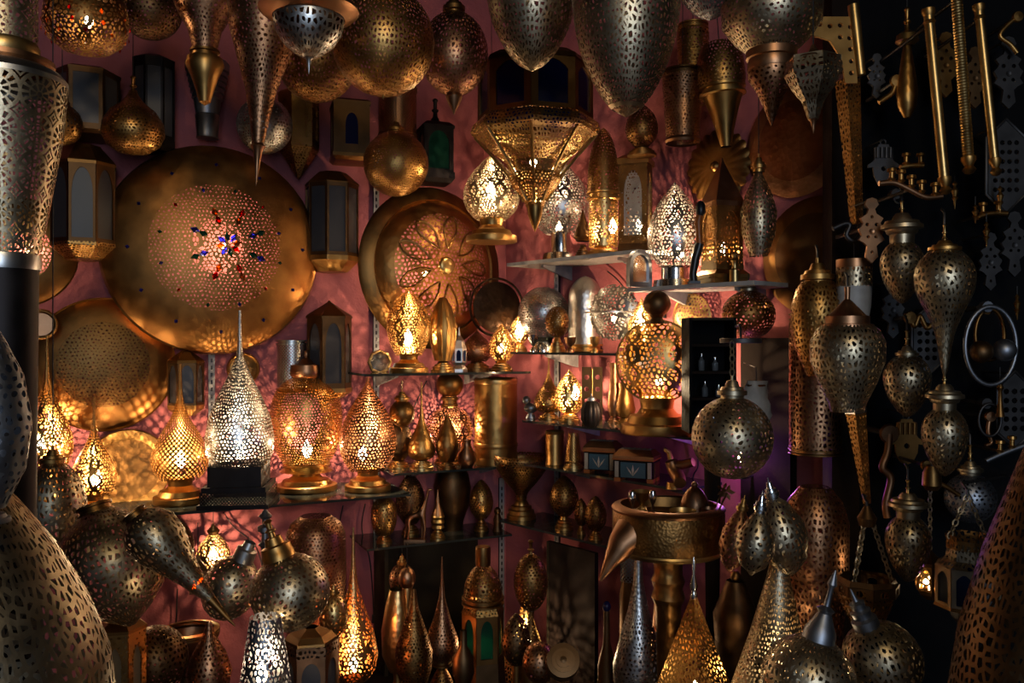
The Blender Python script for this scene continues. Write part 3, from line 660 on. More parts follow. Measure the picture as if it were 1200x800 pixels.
# chandelier lantern
T = lantern('star_chandelier', 'large dark eight-sided chandelier lantern with arched blue windows and gilded lace skirt', 'chandelier', 627, 2.55, 8, 62, 82, 142, 'bd', 'blue_glass', [
   ('crown', 'bd', [(0, .5), (.3, .8), (.7, 1), (1, 1.04)], 64, 84, 62), ('rim', 'gd.d90', [(0, 1.0), (.25, 1.1), (.6, 1.14), (.8, 1.1), (1, 1.02)], 140, 163, 62),
   ('skirt', 'gd.l75', [(0, 1.02), (.35, .8), (.7, .5), (1, .42)], 160, 205, 62), ('stem_bowl', 'br.d95', [(0, .42), (.2, .46), (.45, .38), (.8, .2), (1, .16)], 203, 242, 62), ('foot', 'br', [(0, .16), (.4, .13), (.7, .08), (1, .0)], 240, 272, 62, {'n': 24})],
   rot=.3, hang='c', margin=.16, lobes=True, bulb=(625, 190, 2))
for k in range(8):
    a = .3+PI/8+2*PI*k/8; s = 2.55/F; R_ = 62*s/math.cos(PI/8)
    pts = [(R_*1.06*math.sin(a), -R_*1.06*math.cos(a), (272-160)*s), (R_*.73*math.sin(a), -R_*.73*math.cos(a), (272-184)*s), (R_*.455*math.sin(a), -R_*.455*math.cos(a), (272-206)*s), (R_*.20*math.sin(a), -R_*.20*math.cos(a), (272-236)*s)]
    obj('rib', tube(pts, .005, 6), 'gd', T)
# ------------------------------------------------------------------ upper right shelves
def R(px, off=.1): return DR(px, off)
def L(px, off=.13): return DL(px, off)
on(lamp('lace_egg_lamp', 'lit brass lace egg lamp on the upper shelf left of the chandelier foot', 'lamp', 576, DL(576, .4), [('shade', 'ns.D85', 'pegg', 180, 258, 33), ('base', 'br', 'base', 256, 284, 30)], bulb=(575, 223, 6), bulbsize=.017, hang='c'), CZ-(284-400)/F*DL(576, .4))
on(lamp('lace_egg_lamp', 'lit silver lace egg with a candle bulb and chrome foot below the chandelier', 'lamp', 657, R(657, .12), [('shade', 'sv.D85', 'pegg', 184, 272, 35), ('base', 'ch', [(0, .6), (.1, .5), (.7, .5), (.75, .9), (1, 1), (1, 0)], 270, 303, 22)], bulb=(655, 266, 5), bulbsize=.014), Z5)
on(lamp('spire_ornament', 'small dark pointed spire ornament on the topmost corner shelf', 'ornament', 683, R(683, .15), [('spire', 'bz', [(0, .04), (.3, .4), (.6, .85), (.75, 1), (.85, .7)], 244, 288, 11), ('foot', 'bz', 'base2', 286, 300, 9)]), Z5)
on(lamp('minaret_lamp', 'lit brass minaret lamp with a domed head on the topmost corner shelf', 'lamp', 707, R(707, .16), [('dome', 'bd.d100', 'dome', 150, 228, 19), ('gallery', 'br', 'collar', 225, 236, 20), ('tower', 'gd.D85', 'tube', 234, 290, 17), ('foot', 'br', 'base', 288, 299, 21)], bulb=(718, 266, 5), bulbsize=.014), Z5)
on(lantern('tower_lantern', 'square silver tower lantern with lace panels and a cream side pane', 'lantern', 745, R(745, .07), 4, 16, 190, 284, 'bd.e100', None, [('shoulder', 'br', [(0, .7), (.4, 1.05), (1, 1.05)], 181, 192, 18), ('foot', 'bz', [(0, 1.02), (.5, 1.1), (1, 1.1), (1, 0)], 283, 296, 16)], rot=-.35, panes=['sv.D80', 'cream_pane', 'sv.D80', 'sv.D80'], margin=.17, bulb=(748, 262, 2)), Z5)
lamp('egg_finial', 'brass dotted egg hanging above the silver tower lantern', 'lamp', 752, R(752, .13), [('egg', 'bd.d110', 'egg', 122, 172, 19), ('collar', 'bd', 'base2', 170, 183, 17)], hang='c')
on(lamp('lace_egg_lamp', 'large bright silver lace egg lamp on a chrome foot', 'lamp', 791, R(791, .1), [('shade', 'sv.D75', 'pegg', 207, 308, 32), ('foot', 'ch', [(0, .75), (.1, .62), (.6, .62), (.65, .95), (1, 1), (1, 0)], 306, 331, 26)], bulb=(796, 290, 8), bulbsize=.014), Z6)
d = R(819, .19); s = d/F
T = thing('figurine', 'slim black figurine with an orange band standing beside the large lace egg', 'figurine', P(816, 330, d)); T.location.z = Z6
def ptz(x, y): return ((x-816)*s, 0, (330-y)*s)
obj('legs', tube([ptz(813, 330), ptz(812, 318), ptz(815, 300), ptz(820, 283)], [.012, .011, .013, .014], 10), 'black_plastic', T)
obj('torso', tube([ptz(820, 284), ptz(819, 270), ptz(818, 258), ptz(820, 250)], [.013, .009, .012, .01], 10), 'orange_lacquer', T)
obj('head', tube([ptz(820, 251), ptz(821, 246), ptz(821, 238), ptz(821, 233)], [.008, .014, .014, .006], 10), 'black_plastic', T)
obj('foot', box(-.022, .008, -.02, .02, 0, .008), 'black_plastic', T)
on(lantern('square_lantern', 'square brass lantern with pyramid roof, pierced panels and stepped plinth', 'lantern', 846, R(846, .12), 4, 17, 235, 305, 'br.d110', None, [('roof', 'cu', [(0, .05), (.1, .12), (.8, .95), (.9, 1.08), (1, 1.08)], 178, 236, 17), ('plinth', 'br', [(0, 1.05), (.25, 1.05), (.5, 1.35), (.7, 1.35), (.72, 1.3), (1, 1.3), (1, 0)], 304, 326, 17)], rot=.3, panes=['br.l85'], margin=.15, bulb=(848, 285, 1.5)), Z6)
lamp('hanging_egg', 'tall silver lace egg hanging right of the square brass lantern', 'lamp', 889, R(889, .14), [('shade', 'ns.l85', [(0, .1), (.1, .3), (.3, .75), (.5, 1), (.75, .9), (1, .5)], 198, 300, 21), cap(180, 202, 9)], hang='c')
on(lamp('scent_bottle', 'tiny turned brass bottle at the right end of the pale shelf', 'bottle', 861, R(861, .17), [('body', 'gd', [(0, .4), (.1, .7), (.2, .5), (.3, .8), (.4, .5), (.55, .6), (.6, 1), (1, 1), (1, 0)], 289, 325, 6)]), Z6)
d = R(748, .21); s = d/F
T = thing('arched_frame', 'small silver arched frame leaning on the end of the pale shelf', 'frame', P(749, 336, d)); T.location.z = Z6; T.rotation_euler = (0, 0, .5)
ow = [(x*s, z*s) for x, z in arch(32, 0, 44, .45)]; iw = [(x*s, z*s) for x, z in arch(23, 6, 38, .45)]
obj('border', plate(ow, [iw], .02), 'st', T); obj('glass', plate(iw, (), .006), 'ch', T)
# shelf 7
on(lamp('bare_bulb_lamp', 'small glowing lace lamp in the corner left of the silver globe', 'lamp', 609, R(609, .12), [('shade', 'gd.D80', 'egg', 368, 402, 11), ('base', 'br', 'base2', 400, 411, 9)], bulb=(609, 387, 4), bulbsize=.016), Z7)
on(lamp('globe_table_lamp', 'dull silver globe lamp on a ring foot, left on the crowded shelf', 'lamp', 637, R(637, .12), [('globe', 'sv.d120', 'globe', 335, 397, 30), ('foot', 'ch', [(0, .9), (.3, .7), (.8, 1), (1, 1), (1, 0)], 394, 411, 14)]), Z7)
on(lamp('small_brass_egg', 'little brass egg in front of the dull silver globe', 'ornament', 653, R(653, .2), [('egg', 'bd.d130', 'ball', 358, 395, 14), ('foot', 'br', 'base2', 393, 412, 10)]), Z7)
on(lamp('domed_canister', 'silver hammered canister with a domed top behind the white disc lamp', 'canister', 686, R(686, .06), [('dome', 'sv.h70', 'dome', 320, 350, 20), ('body', 'sv.h70', 'tube', 349, 400, 20), ('foot', 'br', 'collar', 399, 409, 21)]), Z7)
T, r0 = disc('flat_disc_lamp', 'bright round flat lace lamp, whitest of all, on the crowded shelf', 'lamp', 719, 366, R(719, .14), 33, [('front_sheet', 'sv.D85', [(0, .3), (.4, .28), (.75, .18), (1, 0)], {}), ('rear_sheet', 'sv.D85', [(1, 0), (.75, -.18), (.4, -.28), (0, -.3)], {}), ('rim', 'sv', [(.98, .02), (1.03, .02), (1.03, -.02), (.98, -.02)], {'smooth': False})], AR+Vector((-.1, -.5, 0)), (0, -.25, 0, 7))
obj('foot', lathe([(-r0*.98, .012), (-r0*1.15, .014), (-r0*1.2, .03), (-r0*1.36, .034), (-r0*1.36, .001)], 24), 'ch', T).rotation_euler = (0, 0, 0)
f_ = T.children[-1]; f_.rotation_mode = 'QUATERNION'; f_.rotation_quaternion = T.rotation_quaternion.inverted()
on(lamp('teardrop_lamp', 'little glowing gold teardrop lamp left of the ball on the round lace lamp', 'lamp', 752, R(752, .17), [('shade', 'gd.D80', 'fat', 346, 398, 16), ('foot', 'br', 'base2', 396, 412, 12)], bulb=(754, 380, 5), bulbsize=.013), Z7)
disc('gold_dish', 'gold pierced dish on the wall right of the ball finial', 'dish', 811, 372, DR(811, .03), 27, [('face', 'gd.d95', dish(.3), {'smooth': False}), ('rim', 'br', [(1, 0), (1.03, .03), (1.03, 0)], {'smooth': False})], AR)
for x, hw, y0, m, lab in ((625, 6, 396, 'ch', 'tiny chrome cup at the left front of the crowded shelf'), (668, 7, 398, 'cu', 'tiny copper cup in front of the domed canister'), (697, 6, 397, 'gd', 'tiny gold cup in front of the white disc lamp')):
    on(lamp('tiny_cup', lab, 'cup', x, R(x, .205), [('bowl', m, [(0, 1), (.5, .85), (.7, .4), (.8, .3)], y0, 412, hw), ('foot', m, [(0, .3), (.6, .7), (1, .7), (1, 0)], 410, 416, hw)], n=16), Z7)
# round lace lamp on its stand
T, r0 = disc('round_lace_lamp', 'large round brass lace lamp on a turned stand with a ball on top, brightly lit', 'lamp', 770, 428, R(770, .2), 48, [('front_sheet', 'gd.D62', [(0, .42), (.3, .4), (.6, .33), (.85, .2), (1, 0)], {}), ('rear_sheet', 'gd.D62', [(1, 0), (.85, -.2), (.6, -.33), (.3, -.4), (0, -.42)], {}), ('rim', 'br', [(.98, .015), (1.025, .015), (1.025, -.015), (.98, -.015)], {'smooth': False})], (-.3, -.95, 0), (.05, -.5, 0, 26))
rb = T.rotation_quaternion.inverted()
for nm, m, sh, y0, y1, hw in (('ball', 'bz', 'ball', 345, 376, 16), ('neck', 'bz', [(0, .8), (.3, .6), (.8, .8), (1, 1.3)], 374, 384, 11), ('foot', 'br', 'base', 470, 512, 43)):
    o = obj(nm, lathe(prof(sh, y0, y1, hw, 428, R(770, .2)), 40), m, T); o.rotation_mode = 'QUATERNION'; o.rotation_quaternion = rb
T.location.z = Z8+(512-428)/F*R(770, .2)
# small black shelf unit with bottles
d = 2.28; s = d/F
T = thing('bottle_cabinet', 'small black open cabinet with pale shelf edges beside the round lace lamp', 'cabinet', P(835, 508, d)); 
def cb(x0, x1, y0, y1, a, b): return box((x0-835)*s, (x1-835)*s, a, b, (508-y1)*s, (508-y0)*s)
obj('back', cb(808, 862, 372, 508, .1, .108), 'black_paint', T)
for x in (808, 860): obj('side', cb(x, x+3, 372, 508, 0, .1), 'black_paint', T)
for y in (372, 403, 435, 466, 505): obj('shelf', cb(811, 860, y, y+3, .002, .1), 'dark_wood' if y > 372 else 'olive_board', T)
k = 0
for y, xs in ((435, (822, 838)), (466, (826, 842, 852)), (505, (824, 836))):
    for x in xs:
        lab = ['slim clear bottle left on the upper shelf of the small black cabinet', 'short clear bottle right on the upper shelf of the small black cabinet', 'clear bottle left on the middle shelf of the small black cabinet', 'clear bottle in the centre of the small black cabinet', 'clear bottle at the right of the small black cabinet', 'clear bottle left on the bottom shelf of the small black cabinet', 'clear bottle right on the bottom shelf of the small black cabinet'][k]
        hh = [20, 16, 18, 14, 17, 19, 15][k]; k += 1
        b_ = lamp('perfume_bottle', lab, 'bottle', x, d+.045, [('glass_body', 'clear_glass', [(0, .4), (.15, .5), (.25, 1), (.95, 1), (1, .9), (1, 0)], y-hh+4, y, 3.6), ('stopper', 'ch', 'puck', y-hh, y-hh+4, 2)], n=14, group='bottles in the small black cabinet')
        b_.location.z = T.location.z+(508-y)*s+.0005
lamp('cabinet_stand', 'dark wooden stand carrying the small black cabinet', 'stand', 835, 2.33, [('top', 'dark_wood', 'puck', 508, 514, 24, {'n': 4, 'rot': PI/4}), ('post', 'dark_wood', [(0, 1), (.5, .8), (1, 1)], 514, YB(2.33), 10)])
# shelf 8
on(lamp('teardrop_vase', 'gold teardrop vase glinting beside the half-hidden lit lamp', 'vase', 643, R(643, .12), [('body', 'br.d120', 'tear', 424, 488, 17), ('foot', 'br', 'base2', 486, 496, 12)]), Z8)
on(lamp('cylinder_lamp', 'very bright gold lace lamp cut off by a dark panel on the shelf', 'lamp', 667, R(667, .12), [('shade', 'gd.D75', 'pegg', 436, 487, 17), ('foot', 'br', 'base2', 485, 496, 13)], bulb=(674, 463, 6), bulbsize=.016), Z8)
d = R(692, .17); s = d/F
T = thing('folded_screen', 'narrow dark bronze screen panel standing right of the very bright lamp', 'screen', P(690, 500, d)); T.location.z = Z8; T.rotation_euler = (0, 0, -.2)
for x0, x1 in ((-8, 3), (5, 16)): obj('panel', plate([(x0*s, 0), (x1*s, 0), (x1*s, 68*s), (x0*s, 68*s)], [[(x*s, z*s) for x, z in circ((x0+x1)/2, zz, 3, 8)] for zz in (14, 28, 42, 56)], .006), 'bz', T)
obj('hinge', tube([(4*s, 0, 2*s), (4*s, 0, 66*s)], .003, 8), 'br', T)
on(lamp('ribbed_jar', 'small dark ribbed melon jar in front of the bronze screen', 'jar', 693, R(693, .225), [('body', 'bk', [(0, .3), (.1, .7), (.35, 1), (.7, 1), (.92, .7), (1, .5), (1, 0)], 470, 502, 11, {'flute': 10, 'famp': .12}), ('lid', 'st', 'lid', 462, 472, 5)]), Z8)
on(lamp('bird_ornament', 'tiny silver bird-shaped ornament at the left end of the shelf', 'ornament', 622, R(622, .15), [('body', 'st', 'ball', 478, 490, 8), ('head', 'st', 'ball', 470, 480, 5, {'dx': -5}), ('foot', 'st', 'base2', 488, 496, 6)], n=16), Z8)
for x, y0, hw, m, lab in ((720, 430, 8, 'cu', 'slim copper vase left of the round lace lamp foot'), (733, 452, 12, 'bd', 'brass bulb vase tucked behind the round lace lamp')):
    on(lamp('slim_vase', lab, 'vase', x, R(x, .05), [('body', m+'.h60', [(0, .7), (.2, .6), (.5, .8), (.8, 1), (1, .7)], y0, 492, hw), ('foot', m, 'base2', 490, 500, hw)]), Z8)
# shelf 9
on(lamp('brass_tumbler', 'plain brass tumbler left of the inlaid boxes', 'tumbler', 650, R(650, .12), [('body', 'br', [(0, .95), (.1, 1), (.9, .94), (1, 1), (1, 0)], 513, 549, 11), ('rim', 'gd', [(0, .9), (.5, 1), (1, .95)], 510, 514, 11.5)]), Z9)
on(lamp('pierced_cup', 'tapered pierced brass cup touching the inlaid boxes', 'cup', 672, R(672, .14), [('body', 'br.x90', [(0, .62), (1, 1)], 513, 546, 10), ('foot', 'gd', 'base2', 545, 554, 12)]), Z9)
def jewel_box(label, x, w_, off, extra_end):
    d = R(x, off); s = d/F
    T = thing('jewellery_box', label, 'box', P(x, 560, d), 'inlaid jewellery boxes'); T.location.z = Z9
    T.rotation_euler = (0, 0, -.42)
    W, Dp, H = w_*s*1.12, .085, 34*s
    obj('body', box(-W/2, W/2, 0, Dp, .012, H*.74), 'dark_wood', T)
    lid = obj('lid', mesh('lid', [(-W/2-.003, -.004, H*.76), (W/2+.003, -.004, H*.76), (W/2+.003, Dp+.004, H*.76), (-W/2-.003, Dp+.004, H*.76), (-W/2-.003, -.004, H*.9), (W/2+.003, -.004, H*.9), (W/2+.003, Dp+.004, H*.9), (-W/2-.003, Dp+.004, H*.9), (-W/2+.012, .016, H*1.1), (W/2-.012, .016, H*1.1), (W/2-.012, Dp-.016, H*1.1), (-W/2+.012, Dp-.016, H*1.1)],
        [(0, 3, 2, 1), (0, 1, 5, 4), (1, 2, 6, 5), (2, 3, 7, 6), (3, 0, 4, 7), (4, 5, 9, 8), (5, 6, 10, 9), (6, 7, 11, 10), (7, 4, 8, 11), (8, 9, 10, 11)], 0), 'cu', T)
    obj('lid_edge', box(-W/2-.004, W/2+.004, -.006, Dp+.005, H*.755, H*.80), 'orange_lacquer', T)
    for k in range(6): obj('lid_inlay', mesh('tri', [(-W/2+.012+(W-.024)*k/6, .018, H*1.1+.0012), (-W/2+.012+(W-.024)*(k+1)/6, .018, H*1.1+.0012), (-W/2+.012+(W-.024)*(k+.5)/6, Dp-.02, H*1.1+.0012), (-W/2+.012+(W-.024)*(k+.5)/6, .04, H*1.1+.004)], [(0, 1, 3), (1, 2, 3), (2, 0, 3)], 0), 'bone_inlay', lid)
    pn = obj('front_panel', box(-W*.32, W*.32, -.004, .001, H*.16, H*.68), 'teal_inlay', T)
    for a in (-.6, 0, .6):
        c, sn = math.cos(a), math.sin(a); l = H*.4; b = H*.22
        obj('leaf_inlay', mesh('leaf', [(0, -.0045, b), (l*.5*sn-.004*c, -.0045, b+l*.5*c), (l*sn, -.0045, b+l*c), (l*.5*sn+.004*c, -.0045, b+l*.5*c), (l*.5*sn, -.0065, b+l*.5*c)], [(0, 4, 1), (1, 4, 2), (2, 4, 3), (3, 4, 0)], 0), 'bone_inlay', pn)
    for sx in (-1, 1):
        obj('corner_strip', box(sx*W*.42-.006, sx*W*.42+.006, -.004, .001, .014, H*.7), 'bone_inlay', T)
        obj('foot', box(sx*W*.42-.01, sx*W*.42+.01, .002, .03, 0, .012), 'orange_lacquer', T)
        obj('foot', box(sx*W*.42-.01, sx*W*.42+.01, Dp-.03, Dp-.002, 0, .012), 'orange_lacquer', T)
    if extra_end:
        e = obj('end_panel', box(W/2, W/2+.003, Dp*.18, Dp*.82, H*.16, H*.68), 'cu', T)
jewel_box('inlaid jewellery box with a white leaf on blue, the left one of the pair', 702, 33, .17, False)
jewel_box('inlaid jewellery box with a white leaf on blue, the right one of the pair', 742, 42, .215, True)
d = R(795, .2); s = d/F
T = thing('pipe_fitting', 'pinkish brass tap with two spouts at the end of the box shelf', 'tap', P(795, 545, d)); T.location.z = Z9+.02
def q_(x, y, dy=0): return ((x-795)*s, dy, (545-y)*s)
obj('spout', tube([q_(786, 520), q_(790, 530), q_(794, 540, -.03), q_(793, 543, -.05)], [.018, .021, .019, .018], 14), 'cu', T)
obj('spout', tube([q_(788, 526), q_(800, 524, -.01), q_(810, 520, -.03)], [.016, .014, .013], 14), 'cu', T)
obj('stem', tube([q_(786, 518), q_(784, 510), q_(778, 506)], [.009, .007, .006], 10), 'br', T); obj('mount', lathe([(.0, .022), (-.02, .024), (-.02, .001)], 20), 'br', T, q_(790, 545))
# shelf 10
def goblet(lab, x, off, z, yt, ym, yb, hw, sh='egg', m='bd.d110', foot=None):
    return on(lamp('egg_goblet', lab, 'goblet', x, (R if z == Z10 else L)(x, off), [('cup', m, sh, yt, ym, hw), ('foot', 'br', 'base2', ym-2, yb, foot or hw*.62)], group='goblets on the lower shelves'), z)
goblet('wide bronze chalice in the corner, broadest of the goblets', 611, .14, Z10, 553, 604, 627, 32, 'goblet', 'bd.d110', 17)
goblet('brown dotted egg goblet just right of the wide chalice', 661, .15, Z10, 563, 610, 626, 17)
goblet('smallest egg goblet between two larger eggs on the lower shelf', 681, .16, Z10, 586, 618, 628, 8)
goblet('dotted egg goblet at the right end of the lower shelf', 698, .18, Z10, 580, 621, 631, 13)
goblet('round brass dotted cup at the left end of the giraffe shelf', 450, .17, Z4, 587, 630, 640, 15, 'jar', 'br.d110')
goblet('tall dark brass egg behind the giraffe', 481, .08, Z4, 562, 622, 634, 17, 'egg', 'bz.d110')
goblet('slender copper egg goblet right of the dark vase', 564, .14, Z4, 572, 618, 632, 14, 'egg', 'br.d110')
on(lamp('spire_censer', 'gold turned spire censer right of the giraffe', 'censer', 513, L(513, .2), [('spire', 'cu', [(0, .05), (.3, .2), (.6, .4), (.85, .75), (1, .9)], 578, 608, 8), ('gallery', 'gd', [(0, .9), (.1, 1), (.3, .85), (.5, 1), (.7, .85), (.9, 1), (1, .7)], 608, 624, 8), ('foot', 'gd', 'base2', 622, 636, 9)]), Z4)
on(lamp('dark_vase', 'large dark bronze vase standing behind the spire censer', 'vase', 530, L(530, .07), [('body', 'bz', [(0, .7), (.1, .85), (.3, 1), (.6, .9), (.85, .6), (1, .55), (1, 0)], 562, 634, 22), ('lip', 'bz', 'collar', 557, 564, 17)]), Z4)
on(lamp('tiny_figure', 'tiny bronze seated figure beside the wide chalice', 'figurine', 583, L(583, .17), [('body', 'bz', [(0, .5), (.3, .8), (.7, .7), (1, 1), (1, 0)], 608, 628, 6), ('head', 'bz', 'ball', 600, 610, 4)], n=16), Z4)
# giraffe: one skinned body
d = L(490, .19); s = d/F
def skin(name, vs, es, rs, mat, parent, sub=1):
    me = bpy.data.meshes.new(name); me.from_pydata(vs, es, []); me.update()
    o = obj(name, me, mat, parent)
    sm = o.modifiers.new('skin', 'SKIN'); sm.use_smooth_shade = True
    for i, r in enumerate(rs): me.skin_vertices[0].data[i].radius = (r, r)
    me.skin_vertices[0].data[0].use_root = True
    if sub: ss = o.modifiers.new('sub', 'SUBSURF'); ss.levels = sub; ss.render_levels = sub
    return o
gv = [(478, 611, 0), (486, 609, 0), (495, 606, 0), (498, 596, 0), (501, 584, 0), (502, 578, 0), (507, 579, 0), (476, 622, .008), (473, 637, .008), (480, 622, -.008), (478, 637, -.008), (494, 622, .008), (494, 637, .008), (498, 622, -.008), (497, 637, -.008), (475, 616, 0)]
ge = [(0, 1), (1, 2), (2, 3), (3, 4), (4, 5), (5, 6), (0, 7), (7, 8), (0, 9), (9, 10), (2, 11), (11, 12), (2, 13), (13, 14), (0, 15)]
gr = [.010, .011, .011, .007, .005, .006, .004, .005, .004, .005, .004, .005, .004, .005, .004, .002]
T = thing('giraffe_figure', 'small copper giraffe figure standing on the low glass shelf', 'figurine', P(488, 638, d)); T.location.z = Z4
skin('body', [((x-488)*s, y, (638-yy)*s) for x, yy, y in gv], ge, gr, 'cu', T)
obj('plinth', box(-.042, .034, -.02, .02, 0, .006), 'cu', T)
#==L2==
# ------------------------------------------------------------------ shelves 2 and 3
on(lamp('ribbed_egg_lamp', 'bright pointed lace lamp in front of the big bowl lamp', 'lamp', 479, L(479, .27), [('shade', 'br.D105', [(0, .04), (.08, .3), (.2, .66), (.4, .95), (.6, 1), (.8, .86), (1, .58)], 342, 418, 26), ('base', 'br', 'base', 416, 438, 23)], bulb=(478, 398, 8), bulbsize=.017), Z2)
on(lamp('fluted_fan_lamp', 'tall fluted brass shade standing right of the bright pointed lace lamp', 'lamp', 519, L(519, .25), [('shade', 'br', [(0, .25), (.15, .62), (.45, 1), (.75, .9), (1, .6)], 350, 424, 15, {'flute': 16, 'famp': .1}), ('base', 'br', 'base2', 422, 437, 14)], bulb=None), Z2)
T = lantern('crystal_lantern', 'tiny blue and silver glass lantern with a spiked top on the upper shelf', 'lantern', 538, L(538, .18), 6, 7, 412, 428, 'sv', 'blue_glass', [('spire', 'sv', [(0, .02), (.4, .25), (.6, .7), (1, 1.1)], 386, 413, 7), ('foot', 'sv', [(0, 1.1), (.4, .8), (.8, 1.2), (1, 1.2), (1, 0)], 427, 438, 7)], margin=.16); on(T, Z2)
on(lamp('cone_ornament', 'dark copper cone lamp at the right on the upper shelf', 'lamp', 559, L(559, .1), [('cone', 'cu.d120', 'fat', 388, 426, 18), ('foot', 'bd', 'base2', 424, 436, 16)]), Z2)
on(lamp('cone_ornament', 'round gold lace lamp near the corner on the upper shelf', 'lamp', 588, L(588, .28), [('cone', 'br.D95', 'pegg', 380, 424, 15), ('foot', 'bd', 'base2', 422, 436, 13)], bulb=(587, 408, 2.5)), Z2)
lamp('hanging_ball', 'small plain brass ball lamp hanging under the upper shelf', 'lamp', 471, L(471, .2), [('ball', 'bd', 'ball', 468, 500, 15), cap(456, 471, 9), ('spike', 'br', 'spike', 499, 506, 3)], hang=446, chain=.01)
on(lamp('dark_egg_vase', 'dark bronze egg vase left of the small brass teardrop', 'vase', 467, L(467, .09), [('body', 'bz.h50', 'egg', 496, 548, 16), ('foot', 'br', 'base2', 546, 556, 13)]), Z3)
on(lamp('teardrop_vase', 'small plain brass teardrop vase under the hanging ball', 'vase', 494, L(494, .16), [('body', 'br.h50', 'neck', 452, 542, 16), ('foot', 'gd', 'base2', 540, 553, 14)]), Z3)
on(lamp('double_globe_lamp', 'lit copper lace globe with a smaller ball stacked on top', 'lamp', 527, L(527, .09), [('ball', 'bd', 'ball', 442, 473, 16), ('neck', 'bd', 'collar', 471, 484, 10), ('globe', 'cu.D85', 'globe', 482, 536, 27), ('foot', 'br', 'base2', 534, 550, 18)], bulb=(527, 507, 6), bulbsize=.013), Z3)
on(lamp('teardrop_vase', 'dark teardrop vase standing in front of the lit double globe', 'vase', 524, L(524, .2), [('body', 'bd.h50', 'fat', 487, 545, 13), ('foot', 'bd', 'base2', 543, 553, 11)]), Z3)
on(lamp('small_pot', 'squat little bronze pot beside the engraved brass drum', 'pot', 547, L(547, .2), [('body', 'cu', [(0, .5), (.1, .45), (.25, .5), (.5, .95), (.75, 1), (.95, .7), (1, .6), (1, 0)], 518, 550, 11)]), Z3)
on(lamp('brass_drum', 'tall engraved brass cylinder on the shelf by the corner', 'canister', 581, L(581, .15), [('wall', 'br.h30', 'tube', 452, 548, 25), ('top_rim', 'gd', [(0, .94), (.3, 1.02), (.7, 1.02), (1, 1)], 449, 456, 25), ('band', 'br', [(0, 1.01), (.2, 1.03), (.8, 1.03), (1, 1.01)], 524, 530, 25), ('bottom', 'br', [(0, 1), (.3, 1.03), (1, 1.03), (1, 0)], 541, 549, 25)]), Z3)
# ------------------------------------------------------------------ long left shelf: lit teardrops
TG = 'lit teardrop lamps on the long left shelf'
def tear(lab, x, off, y0, ym, yb, hw, by, bx, m='br.D85', sh='tear', watt=9, foot=None, bs=.016, m2='br'):
    return on(lamp('teardrop_lamp', lab, 'lamp', x, L(x, off), [('shade', m, sh, y0, ym, hw), ('base', m2, 'base', ym-2, yb, foot or hw*.95)], bulb=(bx, by, watt), bulbsize=bs, group=TG), Z1)
tear('lit brass teardrop lamp with a thick neck at the far left', 55, .12, 388, 545, 592, 28, 515, 46, 'br.D90', 'tear')
tear('small lit brass teardrop lamp in front of the hammered tray', 110, .27, 470, 585, 608, 25, 566, 113, 'br.D95', 'tear')
tear('lit brass teardrop lamp left of the black-based silver one', 211, .17, 440, 575, 602, 32, 552, 212, 'br.x20', 'tear')
d = L(281, .27)
T = lamp('teardrop_lamp', 'large silver dotted teardrop lamp on a square black stepped base', 'lamp', 281, d, [
   ('shade', 'sv.d85', [(0, .04), (.2, .06), (.3, .11), (.4, .28), (.55, .62), (.7, .9), (.82, 1), (.93, .97), (1, .8)], 374, 554, 39),
   ('step', 'bk', [(0, .9), (.05, 1), (1, 1)], 552, 577, 42, {'n': 4, 'rot': PI/4}), ('ledge', 'bk', [(0, .9), (0, 1), (1, 1), (1, .8)], 576, 582, 50, {'n': 4, 'rot': PI/4}),
   ('plinth', 'bk.x80', [(0, 1), (1, 1)], 581, 596, 52, {'n': 4, 'rot': PI/4}), ('foot', 'bk', [(0, 1), (0, 1.05), (1, 1.05), (1, 0)], 595, 600, 53, {'n': 4, 'rot': PI/4})],
   bulb=(281, 537, 11), bulbsize=.02, group=TG, twist=6); on(T, Z1)
on(lamp('jar_lamp', 'big round brass jar lamp with a lid, lit low inside', 'lamp', 359, L(359, .10), [('jar', 'br.d110', 'jar', 457, 560, 41), ('lid', 'cu', 'lid', 426, 459, 19), ('foot_ring', 'gd', [(0, .9), (.3, 1), (.6, .9), (1, 1.1)], 558, 568, 28), ('base', 'br', 'base', 566, 590, 36)], bulb=(360, 543, 10), bulbsize=.018), Z1)
tear('fat brown teardrop lamp at the right end of the long shelf', 431, .2, 452, 561, 584, 33, 541, 425, 'cu.d80', 'fat', 10, 27)
# ------------------------------------------------------------------ left foreground
lamp('column_lamp', 'tall silver lace column lamp in two tiers at the left edge', 'lamp', 4, 1.25, [
   ('upper_drum', 'ns.r20', [(0, 1), (1, 1)], -60, 60, 36), ('upper_ring', 'gd', [(0, 1), (.2, 1.06), (.8, 1.06), (1, 1)], 50, 68, 36), ('flange', 'cu', [(0, .7), (.3, 1), (.7, 1), (1, .9)], 66, 80, 54),
   ('shoulder', 'sv', [(0, .72), (.3, .9), (.7, 1), (1, 1)], 78, 98, 68), ('lower_drum', 'ns.r18', [(0, 1), (.3, .92), (.7, .72), (1, .57)], 97, 300, 68), ('lower_ring', 'sv', [(0, 1), (.5, 1.04), (1, 1)], 298, 316, 39),
   ('post', 'bk', [(0, .97), (1, .9)], 315, 600, 38), ('foot', 'bk', [(0, .9), (.3, 1.2), (1, 1.5), (1, 0)], 600, 400+1200/1.25, 38)], n=64)
lamp('egg_lamp', 'dark steel egg lamp with blue glints at the left edge', 'lamp', -14, .92, [('shade', 'st.d75', [(0, .05), (.1, .35), (.3, .8), (.55, 1), (.8, .85), (1, .4)], 372, 595, 46), ('base', 'st', 'base', 592, 612, 24)], hang='c')
